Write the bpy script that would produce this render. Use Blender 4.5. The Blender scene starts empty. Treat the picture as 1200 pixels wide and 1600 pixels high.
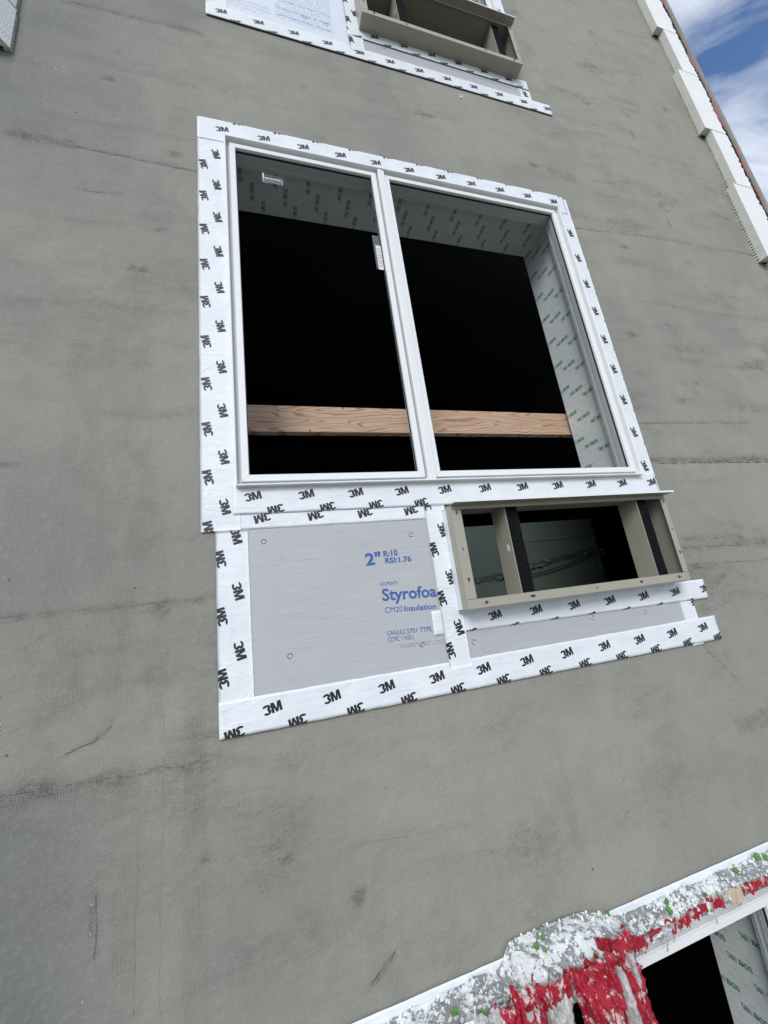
import bpy, bmesh, math, random
import numpy as np
from mathutils import Matrix, Vector

random.seed(7)
rng = np.random.default_rng(11)
SC = bpy.context.scene
COL = SC.collection

# ------------------------------------------------------------------ camera, sky, sun, exposure
R_ = ((0.95521073, -0.26703966, -0.12752363), (-0.04941232, 0.28095324, -0.95844859), (0.29177196, 0.92182162, 0.2551745))
cam = bpy.data.cameras.new('camera')
cam.sensor_fit = 'VERTICAL'; cam.sensor_height = 36.0; cam.sensor_width = 27.0
cam.lens = 615.01 / 1600 * 36
cam.clip_start = 0.02; cam.clip_end = 3000
camo = bpy.data.objects.new('camera', cam); COL.objects.link(camo)
r, d, f = [Vector(v) for v in R_]
m = Matrix.Identity(4)
for i in range(3):
    m[i][0] = r[i]; m[i][1] = -d[i]; m[i][2] = -f[i]
m[1][3] = -1.39
camo.matrix_world = m
SC.camera = camo

SUN_DIR = Vector((-0.43, -0.78, 0.57)).normalized()
world = bpy.data.worlds.new('World'); SC.world = world
world.use_nodes = True
wn = world.node_tree.nodes; wl = world.node_tree.links
for n in list(wn): wn.remove(n)
def W(t, **k):
    n = wn.new(t)
    for a, b in k.items(): setattr(n, a, b)
    return n
wo = W('ShaderNodeOutputWorld'); bg = W('ShaderNodeBackground'); sky = W('ShaderNodeTexSky')
sky.sky_type = 'NISHITA'; sky.sun_disc = False
sky.sun_elevation = math.asin(SUN_DIR.z); sky.sun_rotation = math.atan2(SUN_DIR.x, SUN_DIR.y)
sky.air_density = 1.0; sky.dust_density = 0.6; sky.ozone_density = 2.0
tc = W('ShaderNodeTexCoord')
sep = W('ShaderNodeSeparateXYZ'); wl.new(tc.outputs['Generated'], sep.inputs[0])
mx = W('ShaderNodeMath', operation='MAXIMUM'); mx.inputs[1].default_value = 0.06; wl.new(sep.outputs[2], mx.inputs[0])
dx = W('ShaderNodeMath', operation='DIVIDE'); wl.new(sep.outputs[0], dx.inputs[0]); wl.new(mx.outputs[0], dx.inputs[1])
dy = W('ShaderNodeMath', operation='DIVIDE'); wl.new(sep.outputs[1], dy.inputs[0]); wl.new(mx.outputs[0], dy.inputs[1])
cmb = W('ShaderNodeCombineXYZ'); wl.new(dx.outputs[0], cmb.inputs[0]); wl.new(dy.outputs[0], cmb.inputs[1])
mp = W('ShaderNodeMapping'); mp.inputs['Rotation'].default_value = (0, 0, math.radians(38)); mp.inputs['Scale'].default_value = (1.5, 3.6, 1)
mp.inputs['Location'].default_value = (0.9, 0.65, 0)
wl.new(cmb.outputs[0], mp.inputs[0])
cn = W('ShaderNodeTexNoise'); cn.inputs['Scale'].default_value = 1.55; cn.inputs['Detail'].default_value = 9; cn.inputs['Roughness'].default_value = 0.56
cn.inputs['Distortion'].default_value = 0.55
wl.new(mp.outputs[0], cn.inputs['Vector'])
cr = W('ShaderNodeValToRGB'); cr.color_ramp.elements[0].position = 0.33; cr.color_ramp.elements[1].position = 0.64
wl.new(cn.outputs['Fac'], cr.inputs[0])
mixw = W('ShaderNodeMix', data_type='RGBA'); wl.new(cr.outputs[0], mixw.inputs[0]); tint = W('ShaderNodeMix', data_type='RGBA', blend_type='MULTIPLY'); tint.inputs[0].default_value = 1; tint.inputs[7].default_value = (0.90, 1.06, 1.27, 1); wl.new(sky.outputs[0], tint.inputs[6]); wl.new(tint.outputs[2], mixw.inputs[6])
mixw.inputs[7].default_value = (6.6, 7.0, 7.6, 1)
wl.new(mixw.outputs[2], bg.inputs[0]); bg.inputs[1].default_value = 0.10
wl.new(bg.outputs[0], wo.inputs[0])

sun = bpy.data.lights.new('sun', 'SUN'); sun.energy = 1.5; sun.angle = math.radians(26); sun.color = (1.0, 0.965, 0.91)
suno = bpy.data.objects.new('sun', sun); COL.objects.link(suno)
suno.rotation_euler = SUN_DIR.to_track_quat('Z', 'Y').to_euler()
SC.view_settings.view_transform = 'Standard'; SC.view_settings.look = 'None'
SC.view_settings.gamma = 1.0; SC.view_settings.exposure = 0.54
try: SC.view_settings.use_curve_mapping = False
except Exception: pass

# ------------------------------------------------------------------ materials
class NT:
    def __init__(s, name):
        s.m = bpy.data.materials.new(name); s.m.use_nodes = True
        s.t = s.m.node_tree; s.n = s.t.nodes; s.l = s.t.links
        s.b = s.n['Principled BSDF']; s.out = s.n['Material Output']
    def node(s, t, ins=None, **k):
        n = s.n.new(t)
        for a, b in k.items(): setattr(n, a, b)
        for a, b in (ins or {}).items(): s.put(n.inputs[a], b)
        return n
    def put(s, sock, v):
        if isinstance(v, bpy.types.NodeSocket): s.l.new(v, sock)
        else: sock.default_value = v
    def math(s, op, a, b=0.0, c=None, clamp=False):
        n = s.n.new('ShaderNodeMath'); n.operation = op; n.use_clamp = clamp
        s.put(n.inputs[0], a); s.put(n.inputs[1], b)
        if c is not None: s.put(n.inputs[2], c)
        return n.outputs[0]
    def mix(s, fac, a, b, blend='MIX'):
        n = s.n.new('ShaderNodeMix'); n.data_type = 'RGBA'; n.blend_type = blend
        s.put(n.inputs[0], fac); s.put(n.inputs[6], a); s.put(n.inputs[7], b)
        return n.outputs[2]
    def coord(s, scale=(1, 1, 1), rot=(0, 0, 0), which='Object'):
        t = s.n.new('ShaderNodeTexCoord'); mpn = s.n.new('ShaderNodeMapping')
        mpn.inputs['Scale'].default_value = scale; mpn.inputs['Rotation'].default_value = rot
        s.l.new(t.outputs[which], mpn.inputs[0]); return mpn.outputs[0]
    def noise(s, scale, detail=4, rough=0.5, vec=None, dist=0.0):
        n = s.n.new('ShaderNodeTexNoise')
        n.inputs['Scale'].default_value = scale; n.inputs['Detail'].default_value = detail
        n.inputs['Roughness'].default_value = rough; n.inputs['Distortion'].default_value = dist
        if vec is not None: s.l.new(vec, n.inputs['Vector'])
        return n.outputs['Fac']
    def ramp(s, v, a, b):
        n = s.n.new('ShaderNodeMapRange'); n.interpolation_type = 'SMOOTHSTEP'
        s.put(n.inputs[0], v); n.inputs[1].default_value = a; n.inputs[2].default_value = b
        return n.outputs[0]
    def bump(s, h, strength=0.3, dist=0.002, normal=None):
        n = s.n.new('ShaderNodeBump'); n.inputs['Strength'].default_value = strength; n.inputs['Distance'].default_value = dist
        s.l.new(h, n.inputs['Height'])
        if normal is not None: s.l.new(normal, n.inputs['Normal'])
        s.l.new(n.outputs[0], s.b.inputs['Normal']); return n.outputs[0]
    def set(s, color=None, rough=None, metal=None, spec=None):
        if color is not None: s.put(s.b.inputs['Base Color'], color)
        if rough is not None: s.put(s.b.inputs['Roughness'], rough)
        if metal is not None: s.b.inputs['Metallic'].default_value = metal
        if spec is not None: s.b.inputs['Specular IOR Level'].default_value = spec
        return s.m

def c4(r, g, b): return (r, g, b, 1)

def simple(name, col, rough=0.5, var=0.12, scale=25, spec=0.5, bump=0.0, bscale=200):
    t = NT(name); o = t.coord()
    n = t.noise(scale, 5, 0.6, o)
    dk = tuple(c * (1 - var) for c in col) + (1,); lt = tuple(min(1, c * (1 + var)) for c in col) + (1,)
    t.set(t.mix(n, dk, lt), rough, spec=spec)
    if bump: t.bump(t.noise(bscale, 3, 0.6, o), bump, 0.001)
    return t.m

MAT = {}
CRACKS = [(1.88, .566, 2.8, .562, .0045, .75), (1.875, .788, 2.35, .797, .003, .55), (1.851, 2.085, 2.4, 2.128, .004, .55), (2.4, 2.128, 3.61, 2.166, .004, .4),
    (-.66, 1.986, -.195, 1.976, .003, .6), (-.64, 1.762, -.49, 1.772, .003, .5), (-.9, .134, -.18, .124, .0035, .22), (-.543, -.248, -.473, -.229, .0022, .6), (-.473, -.229, -.435, -.193, .0022, .6),
    (-.80, -.318, -.20, -.334, .003, .22), (.22, -.981, .300, -.928, .0026, .8), (-.457, -.552, -.452, -.72, .0020, .45), (1.825, -.305, 1.951, -.458, .0022, .5), (1.89, .127, 2.6, .108, .003, .4),
    (1.89, .050, 2.44, .030, .0025, .35), (2.1, 1.60, 3.3, 1.575, .004, .25), (-.362, -.36, -.362, -1.05, .0016, .25), (-.302, -.19, -.302, -1.05, .0016, .18),
    (-.745, 2.885, -.19, 2.925, .005, .4), (1.9, 2.96, 3.4, 2.975, .004, .2), (2.0, 3.42, 3.45, 3.46, .004, .25), (.19, -.645, .60, -.685, .002, .15), (2.96, 4.46, 3.5, 4.565, .005, .3)]
def mat_stucco():
    t = NT('stucco'); o = t.coord()
    at = t.node('ShaderNodeAttribute', attribute_name='wear').outputs['Color']
    sp = t.node('ShaderNodeSeparateColor'); t.l.new(at, sp.inputs[0])
    dirt, tone, mesh = sp.outputs[0], sp.outputs[1], sp.outputs[2]
    fine = t.noise(60, 6, 0.7, o); med = t.noise(9, 5, 0.65, o); big = t.noise(1.3, 4, 0.55, o)
    grit = t.noise(420, 2, 0.6, o)
    base = t.mix(tone, c4(0.160, 0.167, 0.154), c4(0.311, 0.301, 0.255))
    base = t.mix(t.math('MULTIPLY', t.ramp(med, 0.35, 0.75), 0.16), base, c4(0.16, 0.155, 0.14))
    base = t.mix(t.math('MULTIPLY', t.ramp(fine, 0.45, 0.8), 0.34), base, c4(0.37, 0.365, 0.325))
    base = t.mix(t.math('MULTIPLY', t.ramp(t.noise(150, 5, .8, o), 0.52, 0.70), 0.34), base, c4(0.13, 0.128, 0.115))
    base = t.mix(t.math('MULTIPLY', t.ramp(big, 0.4, 0.7), 0.10), base, c4(0.33, 0.31, 0.27))
    dk = t.math('MULTIPLY', dirt, t.math('ADD', t.math('MULTIPLY', t.ramp(t.noise(30, 7, 0.8, t.coord((0.7, 1, 1.3)), 0.3), 0.40, 0.62), .6), t.math('MULTIPLY', t.ramp(t.noise(190, 3, .7, o), .45, .62), .4)))
    base = t.mix(t.math('MULTIPLY', dk, 0.80, clamp=True), base, c4(0.060, 0.060, 0.054))
    # sparse pits
    v = t.node('ShaderNodeTexVoronoi', {'Scale': 14.0, 'Randomness': 1.0}); t.l.new(o, v.inputs['Vector'])
    pit = t.math('MULTIPLY', t.math('SUBTRACT', 1.0, t.ramp(v.outputs['Distance'], 0.02, 0.09)), t.math('GREATER_THAN', t.noise(14, 2, .5, o), 0.60))
    base = t.mix(t.math('MULTIPLY', pit, 0.6), base, c4(0.07, 0.066, 0.06))
    # fibreglass mesh telegraphing through the base coat
    sx = t.node('ShaderNodeSeparateXYZ'); t.l.new(o, sx.inputs[0])
    wob = t.math('MULTIPLY', t.math('SUBTRACT', t.noise(2.5, 2, .5, o), 0.5), 0.05)
    gx = t.math('SINE', t.math('MULTIPLY', t.math('ADD', sx.outputs[0], wob), 2 * math.pi / 0.0058))
    gz = t.math('SINE', t.math('MULTIPLY', t.math('ADD', sx.outputs[2], wob), 2 * math.pi / 0.0058))
    grid = t.math('ADD', gx, t.math('MULTIPLY', gz, 0.5))
    gm = t.math('MULTIPLY', mesh, t.math('ADD', .30, t.math('MULTIPLY', .7, t.ramp(t.noise(11, 5, .65, t.coord((1.6, 1, .7))), 0.36, 0.60))))
    base = t.mix(t.math('MULTIPLY', t.math('MULTIPLY', t.ramp(grid, 0.1, 1.3), gm), 0.55), base, c4(0.10, 0.099, 0.085))
    # thin scratches, hairline cracks and lap edges
    px_, pz_ = sx.outputs[0], sx.outputs[2]
    jit = t.math('ADD', t.math('MULTIPLY', t.math('SUBTRACT', t.noise(13, 5, .7, o), 0.5), 0.024), t.math('MULTIPLY', t.math('SUBTRACT', t.noise(2.5, 2, .5, o), 0.5), 0.03))
    brk = t.noise(24, 4, .7, o)
    tot = None
    for x0, z0, x1, z1, w, st in CRACKS:
        u, v, a0, b0, a1, b1 = (px_, pz_, x0, z0, x1, z1) if abs(x1 - x0) > abs(z1 - z0) else (pz_, px_, z0, x0, z1, x1)
        if a0 > a1: a0, b0, a1, b1 = a1, b1, a0, b0
        k = (b1 - b0) / (a1 - a0)
        line = t.math('MULTIPLY_ADD', u, k, b0 - k * a0)
        dd = t.math('ABSOLUTE', t.math('SUBTRACT', t.math('ADD', v, jit), line))
        mk = t.math('MULTIPLY', t.ramp(dd, w, w * .35), t.math('MULTIPLY', t.math('GREATER_THAN', u, a0), t.math('LESS_THAN', u, a1)))
        mk = t.math('MULTIPLY', mk, st)
        tot = mk if tot is None else t.math('MAXIMUM', tot, mk)
    crk = t.math('MULTIPLY', tot, t.ramp(brk, .36, .60))
    base = t.mix(crk, base, c4(0.045, 0.044, 0.040))
    t.set(base, t.math('ADD', 0.72, t.math('MULTIPLY', med, 0.2)), spec=0.28)
    h = t.math('ADD', t.math('MULTIPLY', fine, 0.9), t.math('MULTIPLY', grit, 0.35))
    h = t.math('SUBTRACT', h, t.math('MULTIPLY', t.math('MULTIPLY', grid, gm), 0.20))
    h = t.math('ADD', h, t.math('MULTIPLY', t.noise(22, 4, .6, t.coord((1, 1, 0.35))), 0.9))
    h = t.math('SUBTRACT', h, t.math('MULTIPLY', dk, 0.6))
    h = t.math('SUBTRACT', h, t.math('MULTIPLY', pit, 0.8))
    h = t.math('SUBTRACT', h, t.math('MULTIPLY', crk, 1.2))
    t.bump(h, 0.62, 0.0045)
    return t.m

def mat_tape():
    t = NT('tape'); o = t.coord()
    n = t.noise(7, 4, .6, o); w = t.noise(30, 5, .65, o, 0.6)
    base = t.mix(t.ramp(n, .3, .7), c4(0.70, 0.74, 0.77), c4(0.78, 0.80, 0.82))
    g = t.math('MULTIPLY', t.ramp(t.noise(24, 3, .6, o), 0.58, 0.72), 0.17)
    base = t.mix(g, base, c4(0.50, 0.60, 0.66))
    s = t.math('MULTIPLY', t.ramp(t.noise(90, 4, .7, o), 0.63, 0.80), 0.22)
    base = t.mix(s, base, c4(0.45, 0.45, 0.43))
    t.set(base, t.math('ADD', 0.30, t.math('MULTIPLY', n, 0.22)), spec=0.4)
    h = t.math('ADD', t.math('MULTIPLY', w, 0.7), t.math('MULTIPLY', t.noise(9, 3, .5, t.coord((1, 1, 5))), 0.9))
    rdg = t.math('ABSOLUTE', t.math('SUBTRACT', t.noise(5, 3, .5, t.coord((1, 1, 2.2)), 1.2), 0.5))
    h = t.math('ADD', h, t.math('MULTIPLY', t.math('MULTIPLY', t.ramp(rdg, .03, 0.0), t.ramp(t.noise(2.2, 2, .5, o), .48, .60)), .38))
    t.bump(h, 0.36, 0.0055)
    return t.m

def mat_board():
    t = NT('insulation'); o = t.coord((.8, 1, 26))
    n = t.ramp(t.noise(6, 6, .7, o), .3, .7); b = t.noise(3, 3, .5, t.coord())
    base = t.mix(n, c4(0.415, 0.422, 0.432), c4(0.465, 0.472, 0.480))
    base = t.mix(t.math('MULTIPLY', t.ramp(b, .4, .7), 0.15), base, c4(0.52, 0.525, 0.54))
    sc = t.math('MULTIPLY', t.ramp(t.noise(50, 4, .7, t.coord((1, 1, 3))), 0.66, 0.78), 0.4)
    base = t.mix(sc, base, c4(0.33, 0.335, 0.35))
    t.set(base, 0.5, spec=0.35); t.bump(n, 0.16, 0.0015)
    return t.m

def mat_sleeve():
    t = NT('taupe_paint'); o = t.coord()
    n = t.noise(18, 4, .6, o)
    base = t.mix(n, c4(0.335, 0.318, 0.252), c4(0.375, 0.357, 0.290))
    sp = t.math('MULTIPLY', t.ramp(t.noise(140, 4, .75, o), 0.66, 0.80), 0.45)
    base = t.mix(sp, base, c4(0.17, 0.155, 0.12))
    t.set(base, 0.42, spec=0.45); t.bump(t.noise(300, 2, .5, o), 0.10, 0.0006)
    return t.m

def mat_foam():
    t = NT('black_foam'); o = t.coord()
    n = t.noise(240, 3, .7, o)
    base = t.mix(t.ramp(n, .54, .72), c4(0.006, 0.006, 0.008), c4(0.045, 0.045, 0.054))
    t.set(base, 0.95, spec=0.15); t.bump(n, 1.0, 0.006)
    return t.m

def mat_eps():
    t = NT('white_foam'); o = t.coord()
    v = t.node('ShaderNodeTexVoronoi', {'Scale': 190.0}); t.l.new(o, v.inputs['Vector'])
    n = t.noise(6, 4, .6, o)
    base = t.mix(n, c4(0.76, 0.765, 0.75), c4(0.88, 0.88, 0.865))
    sp = t.math('MULTIPLY', t.ramp(t.noise(45, 5, .75, o), 0.62, 0.74), 0.55)
    base = t.mix(sp, base, c4(0.40, 0.385, 0.35))
    t.set(base, 0.85, spec=0.25); t.bump(v.outputs['Distance'], 0.5, 0.003)
    return t.m

def mat_wood():
    t = NT('rough_pine')
    tc_ = t.coord((0.55, 1, 6.0))
    dn = t.noise(3.2, 3, .5, t.coord((1, 1, 2.0)))
    pos = t.node('ShaderNodeVectorMath', operation='ADD'); t.l.new(tc_, pos.inputs[0])
    cb = t.node('ShaderNodeCombineXYZ'); t.l.new(t.math('MULTIPLY', dn, 0.55), cb.inputs[2]); t.l.new(t.math('MULTIPLY', dn, 0.2), cb.inputs[0])
    t.l.new(cb.outputs[0], pos.inputs[1])
    nn = t.noise(2.1, 1, .4, pos.outputs[0])
    ring = t.math('SINE', t.math('MULTIPLY', nn, 125.0))
    fib = t.noise(40, 5, .7, t.coord((1.2, 1, 30)))
    base = t.mix(t.ramp(ring, 0.25, 0.95), c4(0.62, 0.405, 0.290), c4(0.38, 0.205, 0.125))
    base = t.mix(t.math('MULTIPLY', t.ramp(fib, .4, .7), 0.30), base, c4(0.60, 0.43, 0.31))
    kn = t.node('ShaderNodeTexVoronoi', {'Scale': 2.6}); t.l.new(t.coord((1, 1, 2.2)), kn.inputs['Vector'])
    k = t.math('SUBTRACT', 1.0, t.ramp(kn.outputs['Distance'], 0.02, 0.075))
    base = t.mix(t.math('MULTIPLY', k, 0.7), base, c4(0.12, 0.055, 0.03))
    t.set(base, 0.75, spec=0.2); t.bump(fib, 0.3, 0.002)
    return t.m

def mat_glass():
    t = NT('window_glass')
    for n in (t.b,): t.n.remove(n)
    tr = t.node('ShaderNodeBsdfTransparent', {'Color': c4(0.955, 0.97, 0.965)})
    gl = t.node('ShaderNodeBsdfGlossy', {'Roughness': 0.02, 'Color': c4(1, 1, 1)})
    fr = t.node('ShaderNodeFresnel', {'IOR': 1.035})
    mx_ = t.node('ShaderNodeMixShader')
    t.l.new(fr.outputs[0], mx_.inputs[0]); t.l.new(tr.outputs[0], mx_.inputs[1]); t.l.new(gl.outputs[0], mx_.inputs[2])
    t.l.new(mx_.outputs[0], t.out.inputs[0])
    return t.m

def mat_clear():
    t = NT('clear_film'); o = t.coord()
    n = t.noise(60, 5, .7, o)
    base = t.mix(t.ramp(n, .35, .7), c4(0.42, 0.41, 0.39), c4(0.80, 0.80, 0.78))
    t.set(base, 0.25, spec=0.6)
    t.b.inputs['Alpha'].default_value = 0.72
    t.bump(n, 0.8, 0.006)
    return t.m

def mat_red():
    t = NT('red_film'); o = t.coord()
    n = t.noise(26, 6, .68, o, .5); f2 = t.noise(80, 4, .7, t.coord((1, 1, .4)))
    base = t.mix(t.noise(12, 3, .6, o), c4(0.28, 0.005, 0.020), c4(0.50, 0.020, 0.042))
    base = t.mix(t.math('MULTIPLY', t.ramp(n, .545, .60), 0.8), base, c4(0.66, 0.63, 0.61))
    base = t.mix(t.math('MULTIPLY', t.ramp(f2, .61, .69), 0.75), base, c4(0.72, 0.62, 0.60))
    t.set(base, 0.42, spec=0.4); wr_ = t.math('ABSOLUTE', t.math('SUBTRACT', t.noise(30, 4, .6, t.coord((1, 1, .6)), 1.0), .5)); t.bump(t.math('ADD', t.math('ADD', n, f2), t.math('MULTIPLY', wr_, 3.0)), 0.8, 0.008)
    return t.m

def mat_crust():
    t = NT('plaster_crust'); o = t.coord()
    n = t.noise(46, 8, .76, o, .3); b = t.noise(7, 4, .6, o)
    base = t.mix(t.noise(60, 4, .6, o), c4(0.20, 0.215, 0.21), c4(0.40, 0.415, 0.405))
    w = t.ramp(t.math('ADD', t.math('MULTIPLY', n, 0.75), t.math('MULTIPLY', b, 0.30)), .500, .530)
    base = t.mix(w, base, c4(0.76, 0.785, 0.775))
    dkp = t.math('MULTIPLY', t.ramp(t.noise(70, 5, .75, o), .60, .68), .75)
    base = t.mix(dkp, base, c4(0.07, 0.07, 0.07))
    t.set(base, t.math('ADD', 0.42, t.math('MULTIPLY', w, 0.45)), spec=0.4)
    t.bump(t.math('ADD', t.math('MULTIPLY', w, .6), t.noise(110, 4, .7, o)), 0.9, 0.006)
    return t.m

def mat_drywall():
    t = NT('green_board'); o = t.coord((30, 1, .6))
    n = t.noise(6, 4, .6, o)
    base = t.mix(n, c4(0.085, 0.115, 0.10), c4(0.135, 0.17, 0.152))
    t.set(base, 0.7, spec=.3)
    return t.m

def mat_lining():
    t = NT('membrane'); o = t.coord()
    n = t.noise(5, 4, .6, o)
    base = t.mix(n, c4(0.70, 0.71, 0.71), c4(0.79, 0.79, 0.79))
    base = t.mix(t.math('MULTIPLY', t.ramp(t.noise(3, 3, .5, o), .5, .7), .12), base, c4(0.50, 0.58, 0.58))
    t.set(base, 0.42, spec=.4)
    t.bump(t.math('ADD', t.noise(14, 4, .6, o, .5), t.math('MULTIPLY', t.noise(60, 3, .6, o), .2)), 0.35, 0.008)
    return t.m

MAT['stucco'] = mat_stucco(); MAT['tape'] = mat_tape(); MAT['board'] = mat_board(); MAT['sleeve'] = mat_sleeve()
MAT['foam'] = mat_foam(); MAT['eps'] = mat_eps(); MAT['wood'] = mat_wood(); MAT['glass'] = mat_glass()
MAT['clear'] = mat_clear(); MAT['red'] = mat_red(); MAT['crust'] = mat_crust(); MAT['green_board'] = mat_drywall(); MAT['lining'] = mat_lining()
def two_tone(name, a, b, scale, lo, hi, rough=.6):
    t = NT(name); o = t.coord()
    n = t.ramp(t.noise(scale, 6, .7, o), lo, hi); f_ = t.noise(scale * 12, 4, .6, o)
    t.set(t.mix(t.math('MULTIPLY', f_, .4), t.mix(n, c4(*a), c4(*b)), c4(.12, .10, .09)), rough); t.bump(f_, .4, .003)
    return t.m
MAT['eps_shaded'] = simple('shaded_foam_tone', (0.60, 0.595, 0.53), 0.85, 0.12, 14, .25, .4, 150)  # darker cream for the foam block sides: their shade is put into the colour
MAT['vinyl'] = simple('white_vinyl', (0.78, 0.785, 0.775), 0.34, 0.03, 5, 0.5)
MAT['gasket'] = simple('rubber', (0.02, 0.02, 0.02), 0.6, 0.2)
MAT['ink'] = simple('black_ink', (0.016, 0.016, 0.017), 0.45, 0.3, 90)
MAT['ghost'] = simple('pale_ink', (0.56, 0.65, 0.70), 0.45, 0.15, 90)
MAT['blue_ink'] = simple('blue_ink', (0.045, 0.105, 0.34), 0.5, 0.25, 120)
MAT['pale_blue_ink'] = simple('faded_blue_ink', (0.20, 0.30, 0.54), 0.5, 0.2, 120)
MAT['green_ink'] = simple('green_ink', (0.008, 0.22, 0.15), 0.5, 0.25, 120)
MAT['thin_ink'] = simple('grey_ink', (0.33, 0.30, 0.30), 0.5, 0.25, 60)
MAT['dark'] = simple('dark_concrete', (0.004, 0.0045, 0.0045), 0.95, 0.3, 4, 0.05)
MAT['metal_dark'] = simple('dark_steel', (0.05, 0.05, 0.045), 0.5, 0.2)
MAT['zinc'] = simple('zinc', (0.27, 0.27, 0.27), 0.35, 0.2, 60); MAT['zinc'].node_tree.nodes['Principled BSDF'].inputs['Metallic'].default_value = 0.6
MAT['plate'] = simple('white_plastic', (0.75, 0.72, 0.72), 0.4, 0.05)
MAT['green'] = simple('green_scrap', (0.085, 0.24, 0.04), 0.6, 0.45, 90)
MAT['strap'] = simple('yellow_strap', (0.50, 0.27, 0.03), 0.6, 0.35, 40)
MAT['tan_film'] = simple('tan_film', (0.52, 0.43, 0.32), 0.35, 0.3, 30)
MAT['flake'] = simple('plaster', (0.80, 0.82, 0.815), 0.8, 0.10, 60, .3, .4, 120)
MAT['ground'] = simple('gravel', (0.19, 0.178, 0.158), 0.9, 0.35, 0.6, .2)
MAT['cornerstrip'] = simple('weathered_board', (0.27, 0.25, 0.225), 0.85, 0.35, 18, .2, .4, 60)
MAT['pink'] = two_tone('torn_pink_film', (0.20, 0.155, 0.125), (0.42, 0.09, 0.09), 4, .50, .60)
MAT['adhesive'] = simple('adhesive', (0.20, 0.195, 0.18), 0.9, 0.25, 60)
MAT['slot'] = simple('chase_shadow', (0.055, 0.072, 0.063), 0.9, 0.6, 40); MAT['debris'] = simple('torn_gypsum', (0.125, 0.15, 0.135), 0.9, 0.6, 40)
MAT['foil'] = simple('crinkled_film', (0.80, 0.82, 0.82), 0.22, 0.3, 60, .6, .6, 90)
MAT['thin_film'] = mat_clear(); MAT['thin_film'].node_tree.nodes['Principled BSDF'].inputs['Alpha'].default_value = 0.12
MAT['scratch'] = simple('scratched_foam', (0.40, 0.41, 0.43), 0.6, 0.25, 200)
MAT['pale_board'] = simple('pale_board', (0.66, 0.70, 0.75), 0.5, 0.05, 6)
MAT['grey_print'] = simple('grey_print', (0.10, 0.105, 0.12), 0.5, 0.3, 60)

# ------------------------------------------------------------------ mesh helpers
def obj(name, bm, mat, parent=None, smooth=False):
    me = bpy.data.meshes.new(name); bm.to_mesh(me); bm.free()
    if mat: me.materials.append(mat)
    if smooth:
        for p in me.polygons: p.use_smooth = True
    o = bpy.data.objects.new(name, me); COL.objects.link(o)
    if parent is not None: o.parent = parent
    return o
def inst(name, me, parent=None, mw=None):
    o = bpy.data.objects.new(name, me); COL.objects.link(o)
    if parent is not None: o.parent = parent
    if mw is not None: o.matrix_local = mw
    return o
def tag(o, label, cat, group=None):
    o['label'] = label; o['category'] = cat
    if group: o['group'] = group
    return o
def thing(name, label, cat, loc=(0, 0, 0), group=None):
    o = bpy.data.objects.new(name, None); COL.objects.link(o); o.location = loc
    o.empty_display_size = 0.1
    return tag(o, label, cat, group)
def struct(o): o['kind'] = 'structure'; return o

def box(bm, x0, x1, y0, y1, z0, z1, bev=0.0):
    b = bmesh.new()
    vs = [b.verts.new((x, y, z)) for x in (x0, x1) for y in (y0, y1) for z in (z0, z1)]
    for q in ((0, 1, 3, 2), (4, 6, 7, 5), (0, 4, 5, 1), (2, 3, 7, 6), (0, 2, 6, 4), (1, 5, 7, 3)):
        b.faces.new([vs[i] for i in q])
    bmesh.ops.recalc_face_normals(b, faces=b.faces[:])
    if bev: bmesh.ops.bevel(b, geom=b.edges[:], offset=bev, segments=2, affect='EDGES', profile=0.5)
    add(bm, b)
def add(bm, b):
    mp_ = {}
    for v in b.verts: mp_[v] = bm.verts.new(v.co)
    for fc in b.faces:
        try: bm.faces.new([mp_[v] for v in fc.verts])
        except ValueError: pass
    b.free()
def boxo(name, mat, parent, *a, **k):
    bm = bmesh.new(); box(bm, *a, **k); return obj(name, bm, mat, parent)

def tube(bm, pts, rad, seg=8):
    rings = []
    for i, p in enumerate(pts):
        p = Vector(p); a = Vector(pts[max(i - 1, 0)]); b = Vector(pts[min(i + 1, len(pts) - 1)])
        t = (b - a).normalized(); u = t.orthogonal().normalized(); v = t.cross(u)
        rr = rad[i] if isinstance(rad, (list, tuple)) else rad
        rings.append([bm.verts.new(p + (u * math.cos(2 * math.pi * k / seg) + v * math.sin(2 * math.pi * k / seg)) * rr) for k in range(seg)])
    for a, b in zip(rings, rings[1:]):
        for k in range(seg): bm.faces.new((a[k], a[(k + 1) % seg], b[(k + 1) % seg], b[k]))
    bm.faces.new(rings[0][::-1]); bm.faces.new(rings[-1])

def frame_side(prof, x0, x1, z0, z1, side, gap=0.0004):
    """one mitred member of a rectangular frame; prof = closed loop of (inset, y)"""
    bm = bmesh.new(); A = []; B = []
    for t, y in prof:
        if side == 'L': a = (x0 + t, y, z0 + t + gap); b = (x0 + t, y, z1 - t - gap)
        if side == 'R': a = (x1 - t, y, z0 + t + gap); b = (x1 - t, y, z1 - t - gap)
        if side == 'T': a = (x0 + t + gap, y, z1 - t); b = (x1 - t - gap, y, z1 - t)
        if side == 'B': a = (x0 + t + gap, y, z0 + t); b = (x1 - t - gap, y, z0 + t)
        A.append(bm.verts.new(a)); B.append(bm.verts.new(b))
    n = len(prof)
    for i in range(n): bm.faces.new((A[i], A[(i + 1) % n], B[(i + 1) % n], B[i]))
    bm.faces.new(A); bm.faces.new(B[::-1])
    bmesh.ops.recalc_face_normals(bm, faces=bm.faces[:])
    return bm

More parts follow.
